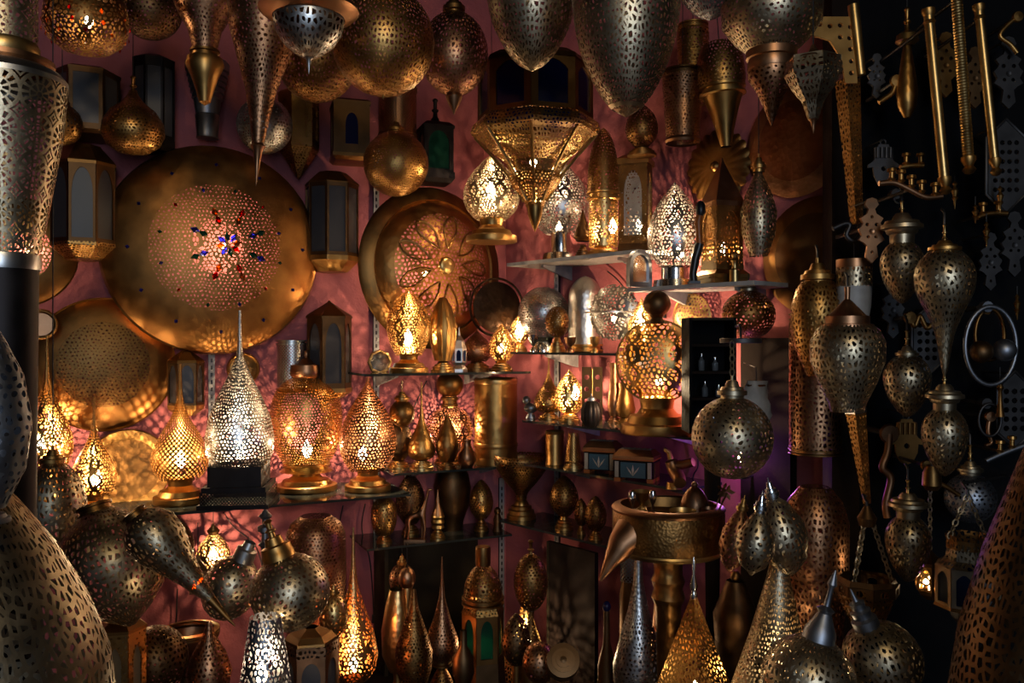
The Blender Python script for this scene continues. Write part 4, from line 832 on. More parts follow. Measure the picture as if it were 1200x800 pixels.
lamp('giant_teardrop_lamp', 'giant silver lace teardrop lamp filling the bottom left corner', 'lamp', -42, 1.0, [
   ('shade', 'ns.l58', [(0, .2), (.1, .36), (.25, .58), (.45, .8), (.65, .95), (.85, 1), (1, .9)], 560, 900, 164), ('base', 'ns', 'base', 895, 990, 150)], n=72, hang=None)
lamp('globe_lamp', 'dark dotted globe wedged below the far left teardrop lamp', 'lamp', 62, 1.9, [('globe', 'ns.l65', 'ball', 540, 658, 37), cap(522, 546, 14)], hang='c')
lamp('onion_lamp', 'large lace onion lamp lying on its side at lower left', 'lamp', 133, 1.8, [('shade', 'ns.l60', [(0, .28), (.06, .5), (.18, .8), (.38, 1), (.58, .98), (.76, .78), (.9, .42), (1, .06)], 595, 735, 59), ('cap', 'bd', 'collar', 586, 600, 20)], roll=-22, pitch=-8, pivot=664)
lamp('curved_drop_lamp', 'lace drop lamp with a long spike pointing down to the right', 'lamp', 186, 1.66, [('shade', 'ns.l72', [(0, .4), (.06, .75), (.18, 1), (.36, .92), (.54, .66), (.74, .42), (.9, .27), (1, .18)], 595, 725, 33), ('spike', 'bd', [(0, 1), (.5, .6), (1, .1)], 723, 768, 6), ('cap', 'bd', 'collar', 588, 598, 15)], roll=-42, pivot=634)
lamp('bronze_gourd', 'smooth bronze gourd lamp behind the lying onion lamp', 'lamp', 195, 2.6, [('body', 'bd.d95', 'ball', 606, 676, 31), cap(600, 612, 9)], hang=597)
T = lantern('panel_lantern', 'brass lantern with a keyhole-shaped cream pane at lower left', 'lantern', 141, 1.85, 6, 24, 735, 840, 'br.d100', 'cream_pane', [('roof', 'bd', [(0, .2), (.5, .8), (.8, 1.08), (1, 1.08)], 718, 736, 24), ('base', 'br', [(0, 1.05), (.5, 1.2), (1, 1.2), (1, 0)], 840, YB(1.85), 24)], rot=.2, margin=.26, lobes=True)
lamp('dark_bowl_lamp', 'dark bronze dotted globe low at the left beside the cream-paned lantern', 'lamp', 183, 2.0, [('globe', 'bz.d75', 'ball', 733, 812, 36), ('foot', 'bz', 'base', 808, YB(2.0), 26)])
lamp('leaf_bowl', 'copper pointed bowl tilted beneath the long spiked drop lamp', 'bowl', 222, 2.3, [('bowl', 'cu.h40', [(0, 1), (.1, .98), (.5, .7), (.9, .2), (1, 0)], 740, 796, 34), ('rim', 'br', 'collar', 736, 743, 34), ('foot', 'bd', 'base', 790, YB(2.3), 22)])
lamp('gourd_lamp', 'copper teardrop lamp with a pale dotted band at lower left', 'lamp', 245, 2.05, [('body', 'cu.d85', [(0, .1), (.2, .3), (.45, .75), (.7, 1), (1, .8)], 728, 812, 26), ('foot', 'bd', 'base', 810, YB(2.05), 24)])
lamp('small_lit_drop', 'small bright lace drop lamp glowing below the long shelf', 'lamp', 250, DL(250, .14), [('shade', 'gd.D75', 'pegg', 621, 667, 19), cap(612, 626, 7)], bulb=(250, 650, 8), bulbsize=.014, hang=600)
T = lantern('mini_lantern', 'tiny dark lantern with glowing orange panes below the long shelf', 'lantern', 232, 2.45, 4, 9, 671, 690, 'bz', 'orange_glass', [('roof', 'bz', [(0, .05), (.4, .3), (.8, 1.15), (1, 1.2)], 646, 672, 9), ('foot', 'bz', [(0, 1.1), (1, 1.1), (1, 0)], 689, 693, 9)], rot=.4, margin=.12, bulb=(232, 681, .6), hang=612)
# cluster of globes on a pole
GG = 'globe lamps in the lower left cluster'
lamp('globe_lamp', 'round silver and gold globe lamp, frontmost of the lower left cluster', 'lamp', 340, 1.75, [('globe', 'ns.d80', 'globe', 648, 738, 46), ('cap', 'br', [(0, .5), (.3, .6), (.35, .9), (.6, .95), (.65, 1), (1, 1)], 626, 656, 19), ('stem', 'br', 'stem', 604, 628, 8)], roll=-18, pivot=693, group=GG)
lamp('globe_lamp', 'dark silver globe lamp left of the frontmost globe, cap leaning right', 'lamp', 270, 1.85, [('globe', 'ns.d70', 'globe', 650, 727, 32), ('cap', 'sv', [(0, .5), (.3, .6), (.35, .9), (1, 1)], 630, 656, 13)], roll=24, pivot=688, group=GG)
lamp('lamp_pole', 'turned silver pole rising between the lower left globes', 'pole', 311, 1.95, [('pole', 'st', [(0, .2), (.03, .5), (.06, .9), (.09, .4), (.14, .4), (.16, 1), (.2, 1), (.22, .45), (.3, .5), (.33, .95), (.36, .5), (1, .5)], 597, 720, 9), ('foot', 'st', [(0, .5), (.9, .5), (.95, 2), (1, 2.2), (1, 0)], 719, YB(1.95), 9)])
lamp('mosaic_cone_lamp', 'silver cone lamp with blue glints at the bottom edge, left of the brass lantern', 'lamp', 311, 1.62, [('shade', 'st.D90', [(0, .55), (.3, .72), (.7, .94), (1, 1.05)], 722, 840, 32), ('base', 'st', 'base', 838, YB(1.62), 34)], bulb=(306, 790, 3), bulbsize=.012)
lamp('copper_drum_lamp', 'large dark copper dotted drum behind the frontmost globe', 'lamp', 370, 2.5, [('drum', 'cu.d110', [(0, .5), (.06, .82), (.15, .98), (.5, 1), (1, .95)], 604, 745, 35), ('base', 'bd', 'base', 742, YB(2.5), 30)])
T = lantern('hex_lantern', 'brass hexagonal lantern with a domed top at the bottom edge', 'lantern', 364, 1.95, 6, 27, 762, 820, 'cu', 'frosted_pane', [('dome', 'bd', [(0, .3), (.4, .8), (.8, 1), (1, 1.02)], 734, 750, 26), ('fascia', 'cu.d90', [(0, 1.04), (1, 1.04)], 749, 764, 27), ('base', 'bd', [(0, 1.05), (1, 1.15), (1, 0)], 819, YB(1.95), 27)], rot=.25, margin=.16)
lamp('lace_bulb', 'gold lace bulb lamp peeping between the globe and the tall teardrop', 'lamp', 391, 2.12, [('shade', 'gd.l75', 'ball', 694, 748, 17), cap(682, 698, 7), ('stand', 'bd', 'base', 746, YB(2.12), 14)])
lamp('tall_teardrop_lamp', 'tall gold lace teardrop lamp with a reddish glow at its foot', 'lamp', 414, 2.25, [('shade', 'gd.D78', [(0, .04), (.25, .1), (.4, .22), (.55, .52), (.7, .84), (.84, 1), (.94, .88), (1, .6)], 618, 795, 29), ('base', 'bd', 'base', 793, YB(2.25), 24)], bulb=(414, 778, 4, (1, .3, .1)))
# ------------------------------------------------------------------ low centre
lamp('ball_lamp', 'small copper pierced ball above the bright gold cone', 'lamp', 471, 2.72, [('ball', 'cu.d90', 'ball', 660, 697, 15), cap(648, 664, 6)], hang=642)
lamp('gold_cone_lamp', 'bright gold cone lamp, pointed end down, in the dark niche', 'lamp', 466, 2.6, [('shade', 'gd.h70', [(0, .5), (.2, .75), (.5, 1), (.8, .95), (1, .5)], 690, 786, 19), ('foot', 'br', 'base2', 784, YB(2.6), 14)])
lamp('gold_drop', 'small gold inverted spike drop hanging in front of the dark niche', 'ornament', 477, 2.5, [('ball', 'cu.h70', 'globe', 664, 690, 10), ('spike', 'gd', [(0, .9), (.1, 1), (1, .05)], 688, 736, 6)], hang=642)
lamp('brown_bottle_lamp', 'wide dark copper bottle lamp beside the bright gold cone', 'lamp', 485, 2.45, [('body', 'bd.d110', [(0, .1), (.2, .25), (.4, .6), (.65, 1), (.85, .95), (1, .7)], 690, 800, 22), ('foot', 'bd', 'base2', 798, YB(2.45), 17)])
lamp('thin_neck_lamp', 'tall thin-necked copper teardrop lamp in the middle of the dark niche', 'lamp', 518, 2.55, [('body', 'cu.d110', [(0, .03), (.2, .07), (.4, .18), (.6, .5), (.8, .95), (.9, 1), (1, .7)], 652, 772, 20), ('collar', 'bd', 'collar', 768, 780, 12), ('lower_egg', 'bd.d110', 'egg', 778, YB(2.55), 19)])
T = lantern('domed_lantern', 'bronze domed lantern with green arched windows in the low centre', 'lantern', 566, 2.4, 6, 21, 714, 772, 'bd', 'green_glass', [('knob', 'bd', 'puck', 640, 662, 9, {'n': 20}), ('dome', 'bd.d105', 'dome', 660, 700, 23, {'n': 32}), ('ledge', 'bd', 'collar', 698, 708, 25, {'n': 32}), ('hip', 'br.d105', [(0, .85), (1, 1.08)], 704, 716, 21), ('base', 'bz', [(0, 1.05), (.3, 1.15), (1, 1.2), (1, 0)], 771, YB(2.4), 21)], rot=.25, margin=.2, bulb=(566, 752, .25))
lamp('ball_stand_lamp', 'dotted brass ball on a slim trumpet stand beside the plain board', 'lamp', 622, 2.35, [('neck', 'bd', 'stem', 632, 652, 5), ('ball', 'bd.d115', 'ball', 648, 716, 20), ('trumpet', 'bd.d115', [(0, .25), (.25, .2), (.6, .5), (.85, .9), (1, 1)], 713, 768, 17), ('foot', 'bd', [(0, 1), (.2, 1.1), (1, 1.2), (1, 0)], 766, YB(2.35), 17)])
lamp('pyramid_lamp', 'bright gold lace cone lamp glowing behind the ball on its stand', 'lamp', 616, 2.75, [('shade', 'gd.D85', 'cone', 684, 790, 32), ('base', 'br', 'base', 788, YB(2.75), 34)], bulb=(618, 752, 8), bulbsize=.012)
lamp('lace_egg', 'dark lace egg lamp on a little foot in front of the glowing cone', 'lamp', 605, 2.2, [('egg', 'bz.d75', 'egg', 718, 778, 17), ('foot', 'bd', 'base2', 776, YB(2.2), 14)])
lamp('swirl_pot', 'dark pot lying with its ringed lid towards the viewer', 'pot', 659, 2.02, [('body', 'bz', [(0, .3), (.1, .5), (.4, 1), (.8, .95), (1, .7), (1, 0)], 765, 800, 20), ('lid', 'bz', [(0, .0), (.05, .2), (.1, .2), (.12, .45), (.2, .45), (.22, .7), (.3, .7), (.34, 1), (1, 1)], 750, 768, 19)], pitch=62, pivot=776)
lamp('round_pot', 'dark round pierced pot left of the ringed lid', 'pot', 632, 2.1, [('body', 'cu.d90', 'ball', 752, 800, 20), ('foot', 'bd', 'base2', 796, YB(2.1), 16)])
lamp('dark_flask', 'small dark flask at the bottom between the copper teardrop and the domed lantern', 'flask', 543, 2.3, [('body', 'bz', [(0, .3), (.3, .35), (.5, .9), (.8, 1), (1, .7)], 738, 800, 13), ('foot', 'bz', 'base2', 798, YB(2.3), 12)])
# ------------------------------------------------------------------ great oil-lamp basin and its load
d = 2.05; s = d/F
T = thing('oil_lamp_table', 'huge hammered brass oil-lamp basin with a spout, on a turned pedestal', 'basin', P(783, 648, d))
def lp(shape, y0, y1, hw, n=64): return lathe(prof(shape, y0, y1, hw, 655, d), n)
obj('basin', lp([(0, .97), (.1, 1), (.85, 1), (.97, .97), (1, .93), (1.02, .3), (1.02, 0)], 602, 650, 65), 'bd.h140', T)
obj('rim', lp([(0, .84), (.3, .97), (.6, 1.0), (1, .98)], 597, 604, 66), 'cu', T)
obj('tray', lp([(0, .9), (.8, .86), (1, .6), (1, 0)], 600, 614, 66), 'bd.h40', T)
obj('lower_bead', lp([(0, .97), (.5, 1), (1, .95)], 644, 652, 65), 'gd', T)
sp = [(-.088, -.05, .06), (-.122, -.068, .034), (-.148, -.08, -.002), (-.172, -.085, -.042)]
obj('spout', tube(sp, [.05, .034, .017, .004], 16), 'cu', T)
obj('pedestal', lp([(0, .36), (.05, .25), (.08, .25), (.1, .3), (.13, .25), (.16, .3), (.19, .23), (.5, .19), (.8, .3), (.95, .55), (1, .58), (1, 0)], 653, YB(d), 66), 'bd.h70', T)
T.location.x += .0
zt = T.location.z+(655-613)*s
def onbasin(name, lab, cat, x, dd, parts, **kw):
    t = lamp(name, lab, cat, x, d+dd, parts, n=24, **kw); t.location.z = zt+.004; return t
onbasin('tiny_goblet', 'tiny silver goblet at the left on the great basin', 'goblet', 741, -.02, [('cup', 'ch', [(0, .7), (.2, 1), (.4, .6), (.5, .3), (.8, .3), (.9, .9), (1, 1), (1, 0)], 566, 596, 5)])
onbasin('tiny_goblet', 'tiny silver goblet near the middle of the great basin', 'goblet', 765, -.02, [('cup', 'ch', [(0, .7), (.2, 1), (.4, .6), (.5, .3), (.8, .3), (.9, .9), (1, 1), (1, 0)], 565, 596, 5)])
onbasin('footed_bowl', 'gold pointed bowl behind the tiny goblets', 'bowl', 752, .05, [('bowl', 'gd', [(0, 1), (.4, .7), (.8, .2), (1, .15)], 570, 588, 14), ('foot', 'gd', 'base2', 586, 594, 7)])
onbasin('dome_cover', 'copper hammered dome cover at the back of the basin', 'cover', 814, .03, [('dome', 'cu.h60', 'dome', 562, 594, 17), ('knob', 'cu', 'ball', 557, 564, 4)])
onbasin('gold_tumbler', 'shiny yellow gold dish at the front of the great basin', 'dish', 800, -.06, [('dish', 'gd', [(0, 1), (.3, .95), (.8, .7), (1, .5), (1, 0)], 589, 602, 16)])
onbasin('copper_cup', 'orange copper cup right of the yellow gold dish', 'cup', 831, -.03, [('cup', 'cu', [(0, 1), (.5, .9), (1, .6), (1, 0)], 588, 600, 10)])
for i, (x, lab) in enumerate(((838, 'small bronze flower stem leaning left over the basin'), (862, 'small bronze flower stem standing behind the basin rim'))):
    dd = d-.02; t = thing('metal_flower', lab, 'flower', P(x, 598, dd+.06)); ss = dd/F
    if i: t.location = P(x-20, 598, dd+.03)
    t.location.z = zt+.002
    hx = .02
    obj('stem', tube([(0, 0, 0), (hx*.4, 0, .03), (hx, 0, .055)], .0025, 6), 'bz', t)
    for k in range(5):
        a = 2*PI*k/5; obj('petal', mesh('petal', [(0, 0, 0), (.012*math.cos(a-.4), -.004, .012*math.sin(a-.4)), (.02*math.cos(a), -.006, .02*math.sin(a)), (.012*math.cos(a+.4), -.004, .012*math.sin(a+.4)), (.01*math.cos(a), .004, .01*math.sin(a))], [(0, 1, 2, 3), (0, 4, 1), (1, 4, 2), (2, 4, 3), (3, 4, 0)], 0), 'bz', t, (hx, 0, .057))
    obj('base', lathe([(.004, .006), (0, .012), (0, .001)], 14), 'bz', t)
# ------------------------------------------------------------------ low right tall lamps
lamp('tall_teardrop_lamp', 'tall silver dotted teardrop lamp under the great basin', 'lamp', 748, 2.2, [('shade', 'sv.d85', [(0, .14), (.2, .2), (.4, .4), (.6, .72), (.8, 1), (.95, .95), (1, .8)], 648, 812, 30), ('base', 'st', 'base', 810, YB(2.2), 27)])
lamp('tall_vase', 'tall slim copper hammered vase behind the pointed glass pyramid', 'vase', 778, 2.35, [('body', 'cu.h60', [(0, .7), (.1, .5), (.3, .55), (.7, .9), (1, .8)], 652, 800, 18), ('foot', 'br', 'base2', 798, YB(2.35), 18)])
T = lantern('pyramid_lantern', 'tall four-sided pierced pyramid lantern with a silver spike on top', 'lantern', 813, 1.85, 4, 36, 822, 832, 'bd', None, [('spike', 'ch', [(0, .1), (.2, .5), (.4, .3), (.7, 1), (.8, .5), (.9, .9), (1, .6)], 652, 702, 5, {'n': 16}), ('panels', 'br.l100', [(0, .06), (1, 1)], 698, 824, 36), ('base', 'bd', [(0, 1.02), (.4, 1.1), (1, 1.1), (1, 0)], 831, YB(1.85), 36)], rot=.7, bulb=(815, 808, 1.2))
lamp('cone_lamp', 'tall gold and silver dotted cone lamp right of the pyramid lantern', 'lamp', 897, 1.7, [('shade', 'ns.d90', [(0, .1), (.2, .24), (.5, .52), (.8, .85), (1, 1)], 636, 850, 58), ('base', 'ns', 'base', 846, YB(1.7), 56)], bulb=(893, 820, 2.5), roll=2)
lamp('dark_column', 'dark lattice tube lamp under the left of the great basin', 'lamp', 738, 2.5, [('tube', 'st.x75', 'tube', 645, 680, 11), ('body', 'bz', [(0, .8), (.1, 1), (1, 1)], 678, YB(2.5), 12)])
lamp('dark_bottle', 'dark bottle standing by the plain brown board', 'bottle', 711, 2.4, [('body', 'bz', [(0, .3), (.2, .35), (.35, .9), (1, 1), (1, 0)], 715, YB(2.4), 12), ('stopper', 'blue_glass', 'ball', 704, 717, 5)])
lamp('bronze_urn', 'dark bronze urn in the shadow between pyramid lantern and cone lamp', 'urn', 862, 2.15, [('body', 'bz.h40', [(0, .4), (.1, .6), (.3, 1), (.6, .9), (.9, .5), (1, .5)], 680, 812, 26), ('foot', 'bz', 'base2', 810, YB(2.15), 24), ('knob', 'bd', 'ball', 668, 683, 6)])
# ------------------------------------------------------------------ hanging right of centre
lamp('globe_lamp', 'round silver dotted globe lamp hanging by a chain above the great basin', 'lamp', 858, 1.8, [('globe', 'ns.d80', 'globe', 464, 561, 47), cap(440, 468, 17, 'ns')], hang=400, chain=.016)
lamp('globe_lamp', 'small bronze globe lamp hanging directly above the round silver one', 'lamp', 877, 2.45, [('globe', 'bd.d80', 'globe', 340, 398, 31), cap(328, 344, 11, 'ns')], hang=321)
lamp('hook_bar', 'dark iron bar from which the round silver globe hangs', 'bar', 868, 1.86, [('bar', 'ir', 'puck', 396, 402, 24)], hang='w', peg=.47, pegx=.11)
EG = 'gourds hanging in a bunch right of the basin'
lamp('gourd_lamp', 'copper gourd, leftmost of the bunch beside the great basin', 'lamp', 854, 1.74, [('shade', 'cu.d85', [(0, .25), (.1, .5), (.35, .95), (.6, 1), (.85, .65), (1, .05)], 596, 670, 18), cap(578, 600, 7, 'br')], roll=12, hang=None, group=EG)
lamp('gourd_lamp', 'silver gourd in the middle of the bunch beside the great basin', 'lamp', 880, 1.5, [('shade', 'ns.d80', [(0, .2), (.1, .45), (.35, .9), (.6, 1), (.85, .65), (.95, .2), (1, .05)], 598, 674, 23), cap(574, 602, 8, 'ch')], roll=8, group=EG)
lamp('gourd_lamp', 'large lace gourd with a gold lower end, rightmost of the bunch', 'lamp', 928, 1.6, [('shade', 'ns.l85', [(0, .2), (.1, .55), (.35, .95), (.55, 1), (.8, .75), (.95, .3), (1, .02)], 580, 674, 29), cap(556, 584, 9, 'ch')], roll=-14, group=EG)
lamp('copper_cylinder_lamp', 'tall copper pierced cylinder hanging in front of the wooden post', 'lamp', 957, DR(957, .2), [('shade', 'cu.l85', [(0, .9), (.04, 1), (1, 1)], 372, 528, 31), ('top_ring', 'bd', 'collar', 366, 376, 31), ('bottom_ring', 'bd', 'collar', 524, 532, 32)], hang='w', peg=.2)
lamp('capped_egg_lamp', 'gold lace egg lamp with a stepped cap, left of the flat-bottomed one', 'lamp', 958, 2.02, [('shade', 'br.l90', [(0, .6), (.08, .8), (.25, .98), (.45, 1), (.7, .85), (.9, .55), (1, .4)], 330, 440, 30), cap(302, 334, 19, 'br')], hang='w', peg=.17, pegx=.06)
lamp('capped_egg_lamp', 'silver and copper lace lamp with a flat bottom and tall knob', 'lamp', 993, 1.76, [('shade', 'ns.l88', [(0, .66), (.06, .84), (.2, 1), (.42, .99), (.68, .76), (.9, .5), (1, .44)], 380, 482, 42), ('cap', 'cu', [(0, .12), (.3, .1), (.36, .2), (.5, .42), (.7, .72), (.72, .86), (.9, .86), (.92, 1), (1, 1)], 336, 384, 29)], hang='w', peg=.42)
lamp('copper_vase_lamp', 'copper lace floor lamp behind the bottom right globes', 'lamp', 955, 1.95, [('shade', 'cu.l80', [(0, .45), (.08, .8), (.2, 1), (.5, 1), (.8, .85), (1, .8)], 570, 770, 38), ('base', 'bd', 'base', 768, YB(1.95), 36)], bulb=None)
BG = 'globes at the bottom right'
lamp('globe_lamp', 'silver lace globe with a long pointed cap at the bottom edge, left of the pair', 'lamp', 947, 1.45, [('globe', 'ns.l85', 'globe', 744, 850, 54), ('cap', 'st', [(0, .05), (.2, .3), (.25, .15), (.5, .2), (.55, .55), (.6, .4), (.75, .7), (.85, .95), (1, 1)], 664, 750, 19)], roll=14, pivot=797, group=BG)
lamp('globe_lamp', 'silver lace globe with a ringed cap leaning left, at the bottom edge', 'lamp', 1034, 1.5, [('globe', 'ns.l80', 'globe', 727, 820, 45), ('cap', 'st', [(0, .05), (.3, .25), (.35, .6), (.5, .5), (.55, .8), (.7, .7), (.75, 1), (1, 1)], 682, 733, 15)], roll=-24, pivot=774, group=BG)
lamp('giant_cone_lamp', 'giant dark copper lace cone lamp at the bottom right corner', 'lamp', 1236, 1.15, [('shade', 'bz.l70', [(0, .1), (.2, .35), (.45, .66), (.7, .9), (.9, 1), (1, .96)], 470, 860, 112), ('base', 'bz', 'base', 856, 980, 100)], n=64)
# lamps against the black wall
HG = 'capped lamps hanging on the black wall'
def capped(lab, x, d, yc, y0, y1, hw, chw, sh='eggd', m='ns.l95', hang='w', chain=None, capsh='cap2'):
    lamp('capped_lamp', lab, 'lamp', x, d, [('shade', m, sh, y0, y1, hw), ('cap', 'br' if hw > 28 else 'ns', capsh, yc, y0+2, chw), ('knob', 'gd', 'stem', yc-16, yc+2, 3.5, {'n': 16, 'of': 'cap'})], hang=hang, chain=chain, group=HG)
capped('ringed-cap lace lamp, topmost left of those on the black wall', 1057, 1.85, 250, 284, 356, 24, 23)
capped('long lace drop lamp tapering to a thin tail on the black wall', 1107, 1.66, 278, 295, 442, 33, 18, 'drop', 'ns.l90', capsh='cap')
capped('small egg lamp in the middle of the black wall, left of the ringed cap one', 1063, 1.84, 402, 418, 489, 26, 13, 'eggd', capsh='cap')
capped('ringed-cap egg lamp below the long tapering drop lamp', 1107, 1.7, 450, 480, 558, 25, 21)
capped('dark round capped lamp right of the ringed egg lamps', 1137, 1.95, 536, 554, 612, 28, 14, 'ball', 'st.d90', capsh='cap')
capped('lowest ringed-cap lamp on the black wall beside the blue lantern', 1064, 1.75, 577, 606, 682, 25, 22)
#==HARDWARE==
def hw_thing(name, lab, cat, x, y, d, group=None): return thing(name, lab, cat, P(x, y, d), group)
def loc_(x, y, cx, cy, d, dy=0.): return Vector(((x-cx)*d/F, dy, (cy-y)*d/F))
def taper(lab, x0, y0, x1, y1, w0, w1, d):
    T = hw_thing('tapered_pendant', lab, 'pendant', x1, y1, d)
    a, b = loc_(x0, y0, x1, y1, d), Vector((0, 0, 0)); s = d/F
    me = lathe([(0, w1*s*1.41), ((a-b).length, w0*s*1.41)], 4, PI/4+.35, True)
    o = obj('shaft', me, 'br.l110', T); o.rotation_mode = 'QUATERNION'; o.rotation_quaternion = Vector((0, 0, 1)).rotation_difference((a-b).normalized())
    o2 = obj('cap', lathe([(0, w0*s*1.5), (.012, w0*s*1.5), (.014, .001)], 4, PI/4+.35, True), 'ch', T, a); o2.rotation_mode = 'QUATERNION'; o2.rotation_quaternion = o.rotation_quaternion
    obj('hook', tube([a, a+Vector((0, .03, .02)), a+Vector((0, .1, .02))], .003, 6), 'ir', T)
taper('long tapered pierced pendant below the brass bracket on the post', 993, 94, 1004, 262, 10, 5, 2.0)
taper('short tapered pierced pendant below the flat-bottomed lamp', 1003, 484, 1016, 590, 8, 3, 2.0)
# cast bracket
T = hw_thing('cast_bracket', 'pierced brass L-shaped bracket with a round rod end at top right', 'bracket', 985, 95, 1.95); d = 1.95; s = d/F
out = [loc_(x, y, 985, 95, d) for x, y in ((946, 20), (1004, 20), (1004, 98), (990, 98), (986, 70), (972, 48), (946, 40))]
hs = [[(loc_(x, y, 985, 95, d).x+math.cos(t)*.006, loc_(x, y, 985, 95, d).z+math.sin(t)*.006) for t in [2*PI*i/7 for i in range(7)]] for x, y in ((960, 29), (972, 31), (984, 30), (996, 32), (995, 45), (984, 44), (996, 58), (997, 72), (997, 86))]
obj('plate', plate([(v.x, v.z) for v in out], hs, .006), 'br', T)
obj('rod', tube([loc_(1000, 6, 985, 95, d), loc_(1009, 88, 985, 95, d)], [.013, .011], 14), 'gd', T)
obj('wall_fixing', tube([loc_(1006, 60, 985, 95, d), loc_(1006, 60, 985, 95, d, .19)], .006, 8), 'ir', T)
# three long twisted brass rods
for lab, x0, y0, x1, y1, r in (('long brass curtain rod, nearest the pin-shaped ornament', 1088, 15, 1107, 212, .011), ('long brass curtain rod, middle of the three', 1120, -15, 1135, 188, .012), ('long brass curtain rod, rightmost of the three', 1147, 10, 1166, 190, .010)):
    d = 1.82; T = hw_thing('brass_rod', lab, 'rod', x1, y1, d, 'three long brass rods'); a = loc_(x0, y0, x1, y1, d)
    o = obj('twisted_shaft', lathe([(t*a.length, r*(1 if int(t*120) % 2 else .9)) for t in [i/120 for i in range(121)]], 14), 'gd', T)
    o.rotation_mode = 'QUATERNION'; o.rotation_quaternion = Vector((0, 0, 1)).rotation_difference(a.normalized())
    for nm, t in (('end_knob', 0.), ('top_knob', 1.)):
        k = obj(nm, lathe([(z, q) for z, q in ((-.03, .001), (-.028, r*.7), (-.02, r*1.2), (-.012, r*.7), (0, r*1.25), (.008, r*1.25), (.01, r*.8))], 14), 'br', T, a*t); k.rotation_mode = 'QUATERNION'; k.rotation_quaternion = o.rotation_quaternion
    obj('wall_peg', tube([a*.93, a*.93+Vector((0, .24, 0))], .004, 8), 'ir', T)
# pin ornament
lamp('pin_ornament', 'pear-shaped amber brass ornament hanging left of the three rods', 'ornament', 1063, 1.96, [('body', 'br.h60', [(0, .35), (.1, .45), (.35, .7), (.65, 1), (.85, .85), (1, .3), (1, 0)], 52, 138, 12), ('collar', 'gd', [(0, .3), (.3, .9), (.7, 1), (1, .5)], 36, 54, 13), ('finial', 'br', 'stem', 8, 38, 5)], hang='c')
# hamsa hands
def hamsa(lab, x, y, d, k, mat):
    T = hw_thing('hamsa_hand', lab, 'ornament', x, y, d, 'hamsa hands'); s = d/F*k
    pts = [(-7, -22), (0, -25), (7, -22), (12, -12), (13, -2), (19, -3), (19, 1), (13, 5), (11, 8), (11, 22), (7, 23), (6, 26), (-6, 26), (-7, 23), (-11, 22), (-11, 8), (-13, 5), (-19, 1), (-19, -3), (-13, -2), (-12, -12)]
    obj('palm', plate([(a*s, b*s) for a, b in pts], [[(a*s, b*s) for a, b in circ(0, -4, 3.2, 10)]], .006), mat, T)
    for a in (-8, -2.7, 2.7, 8): obj('finger_ridge', tube([(a*s, -.004, 9*s), (a*s, -.005, 22*s)], 2.2*s, 8), mat, T)
    obj('ring', tube([(3.5*s*math.cos(t), 0, (29+3.5*math.sin(t))*s) for t in [2*PI*i/12 for i in range(12)]], .002, 6, True), 'ir', T)
    obj('hook', tube([(0, 0, 32*s), (0, .06, 33*s), (0, .14, 33*s)], .002, 6), 'ir', T)
hamsa('dull silver hand-shaped amulet on the black wall below the pierced diamond', 1035, 194, 2.05, .95, 'ir')
hamsa('brass hand-shaped amulet hanging left of the ringed egg lamp', 1062, 518, 2.03, 1.05, 'bd')
# pierced cross pendant
def cross(lab, x, y, d, k, mat, rolls=0.):
    T = hw_thing('cross_pendant', lab, 'ornament', x, y, d); s = d/F*k
    pts = [(0, -38), (8, -30), (6, -16), (10, -12), (17, -8), (13, -2), (17, 6), (13, 10), (11, 14), (15, 20), (6, 26), (4, 32), (9, 38), (6, 45), (0, 47)]
    pts = pts+[(-a, b) for a, b in pts[1:-1]][::-1]
    hs = [circ(0, -24, 2.4, 8, .8), circ(6, 12, 2.6, 8), circ(-6, 12, 2.6, 8), circ(0, 22, 2.6, 8, .8), circ(5, -4, 2.2, 8), circ(-5, -4, 2.2, 8)]
    obj('cut_plate', plate([(a*s, b*s) for a, b in pts], [[(a*s, b*s) for a, b in h] for h in hs], .008), mat, T)
    obj('boss', lathe([(0, .001), (.001, .006), (-.004, .01)], 12), mat, T, (0, -.004, 3*s)).rotation_euler = (PI/2, 0, 0)
    obj('hook', tube([(0, 0, 44*s), (0, .05, 45*s), (0, .12, 45*s)], .003, 6), 'ir', T)
cross('copper cut-out cross pendant in front of the wooden post', 1021, 274, 1.9, .9, 'cu')
cross('dark pierced diamond ornament near the top of the black wall', 1027, 92, 2.06, .62, 'ir')
cross('dark iron cut-out cross at the far upper right', 1181, 90, 1.96, 1.0, 'ir')
cross('dark iron cut-out cross beneath the long drop lamp', 1046, 366, 2.05, .8, 'ir')
cross('dark iron cut-out cross at the right edge under the pierced plate', 1188, 290, 1.95, .9, 'ir')
cross('bronze cut-out cross behind the brass rods', 1108, 80, 2.0, .9, 'bd')
cross('dark bronze cut-out cross right of the middle rod', 1142, 95, 2.0, .85, 'bz')
cross('dark iron cut-out cross beside the long drop lamp', 1160, 310, 1.97, .8, 'ir')
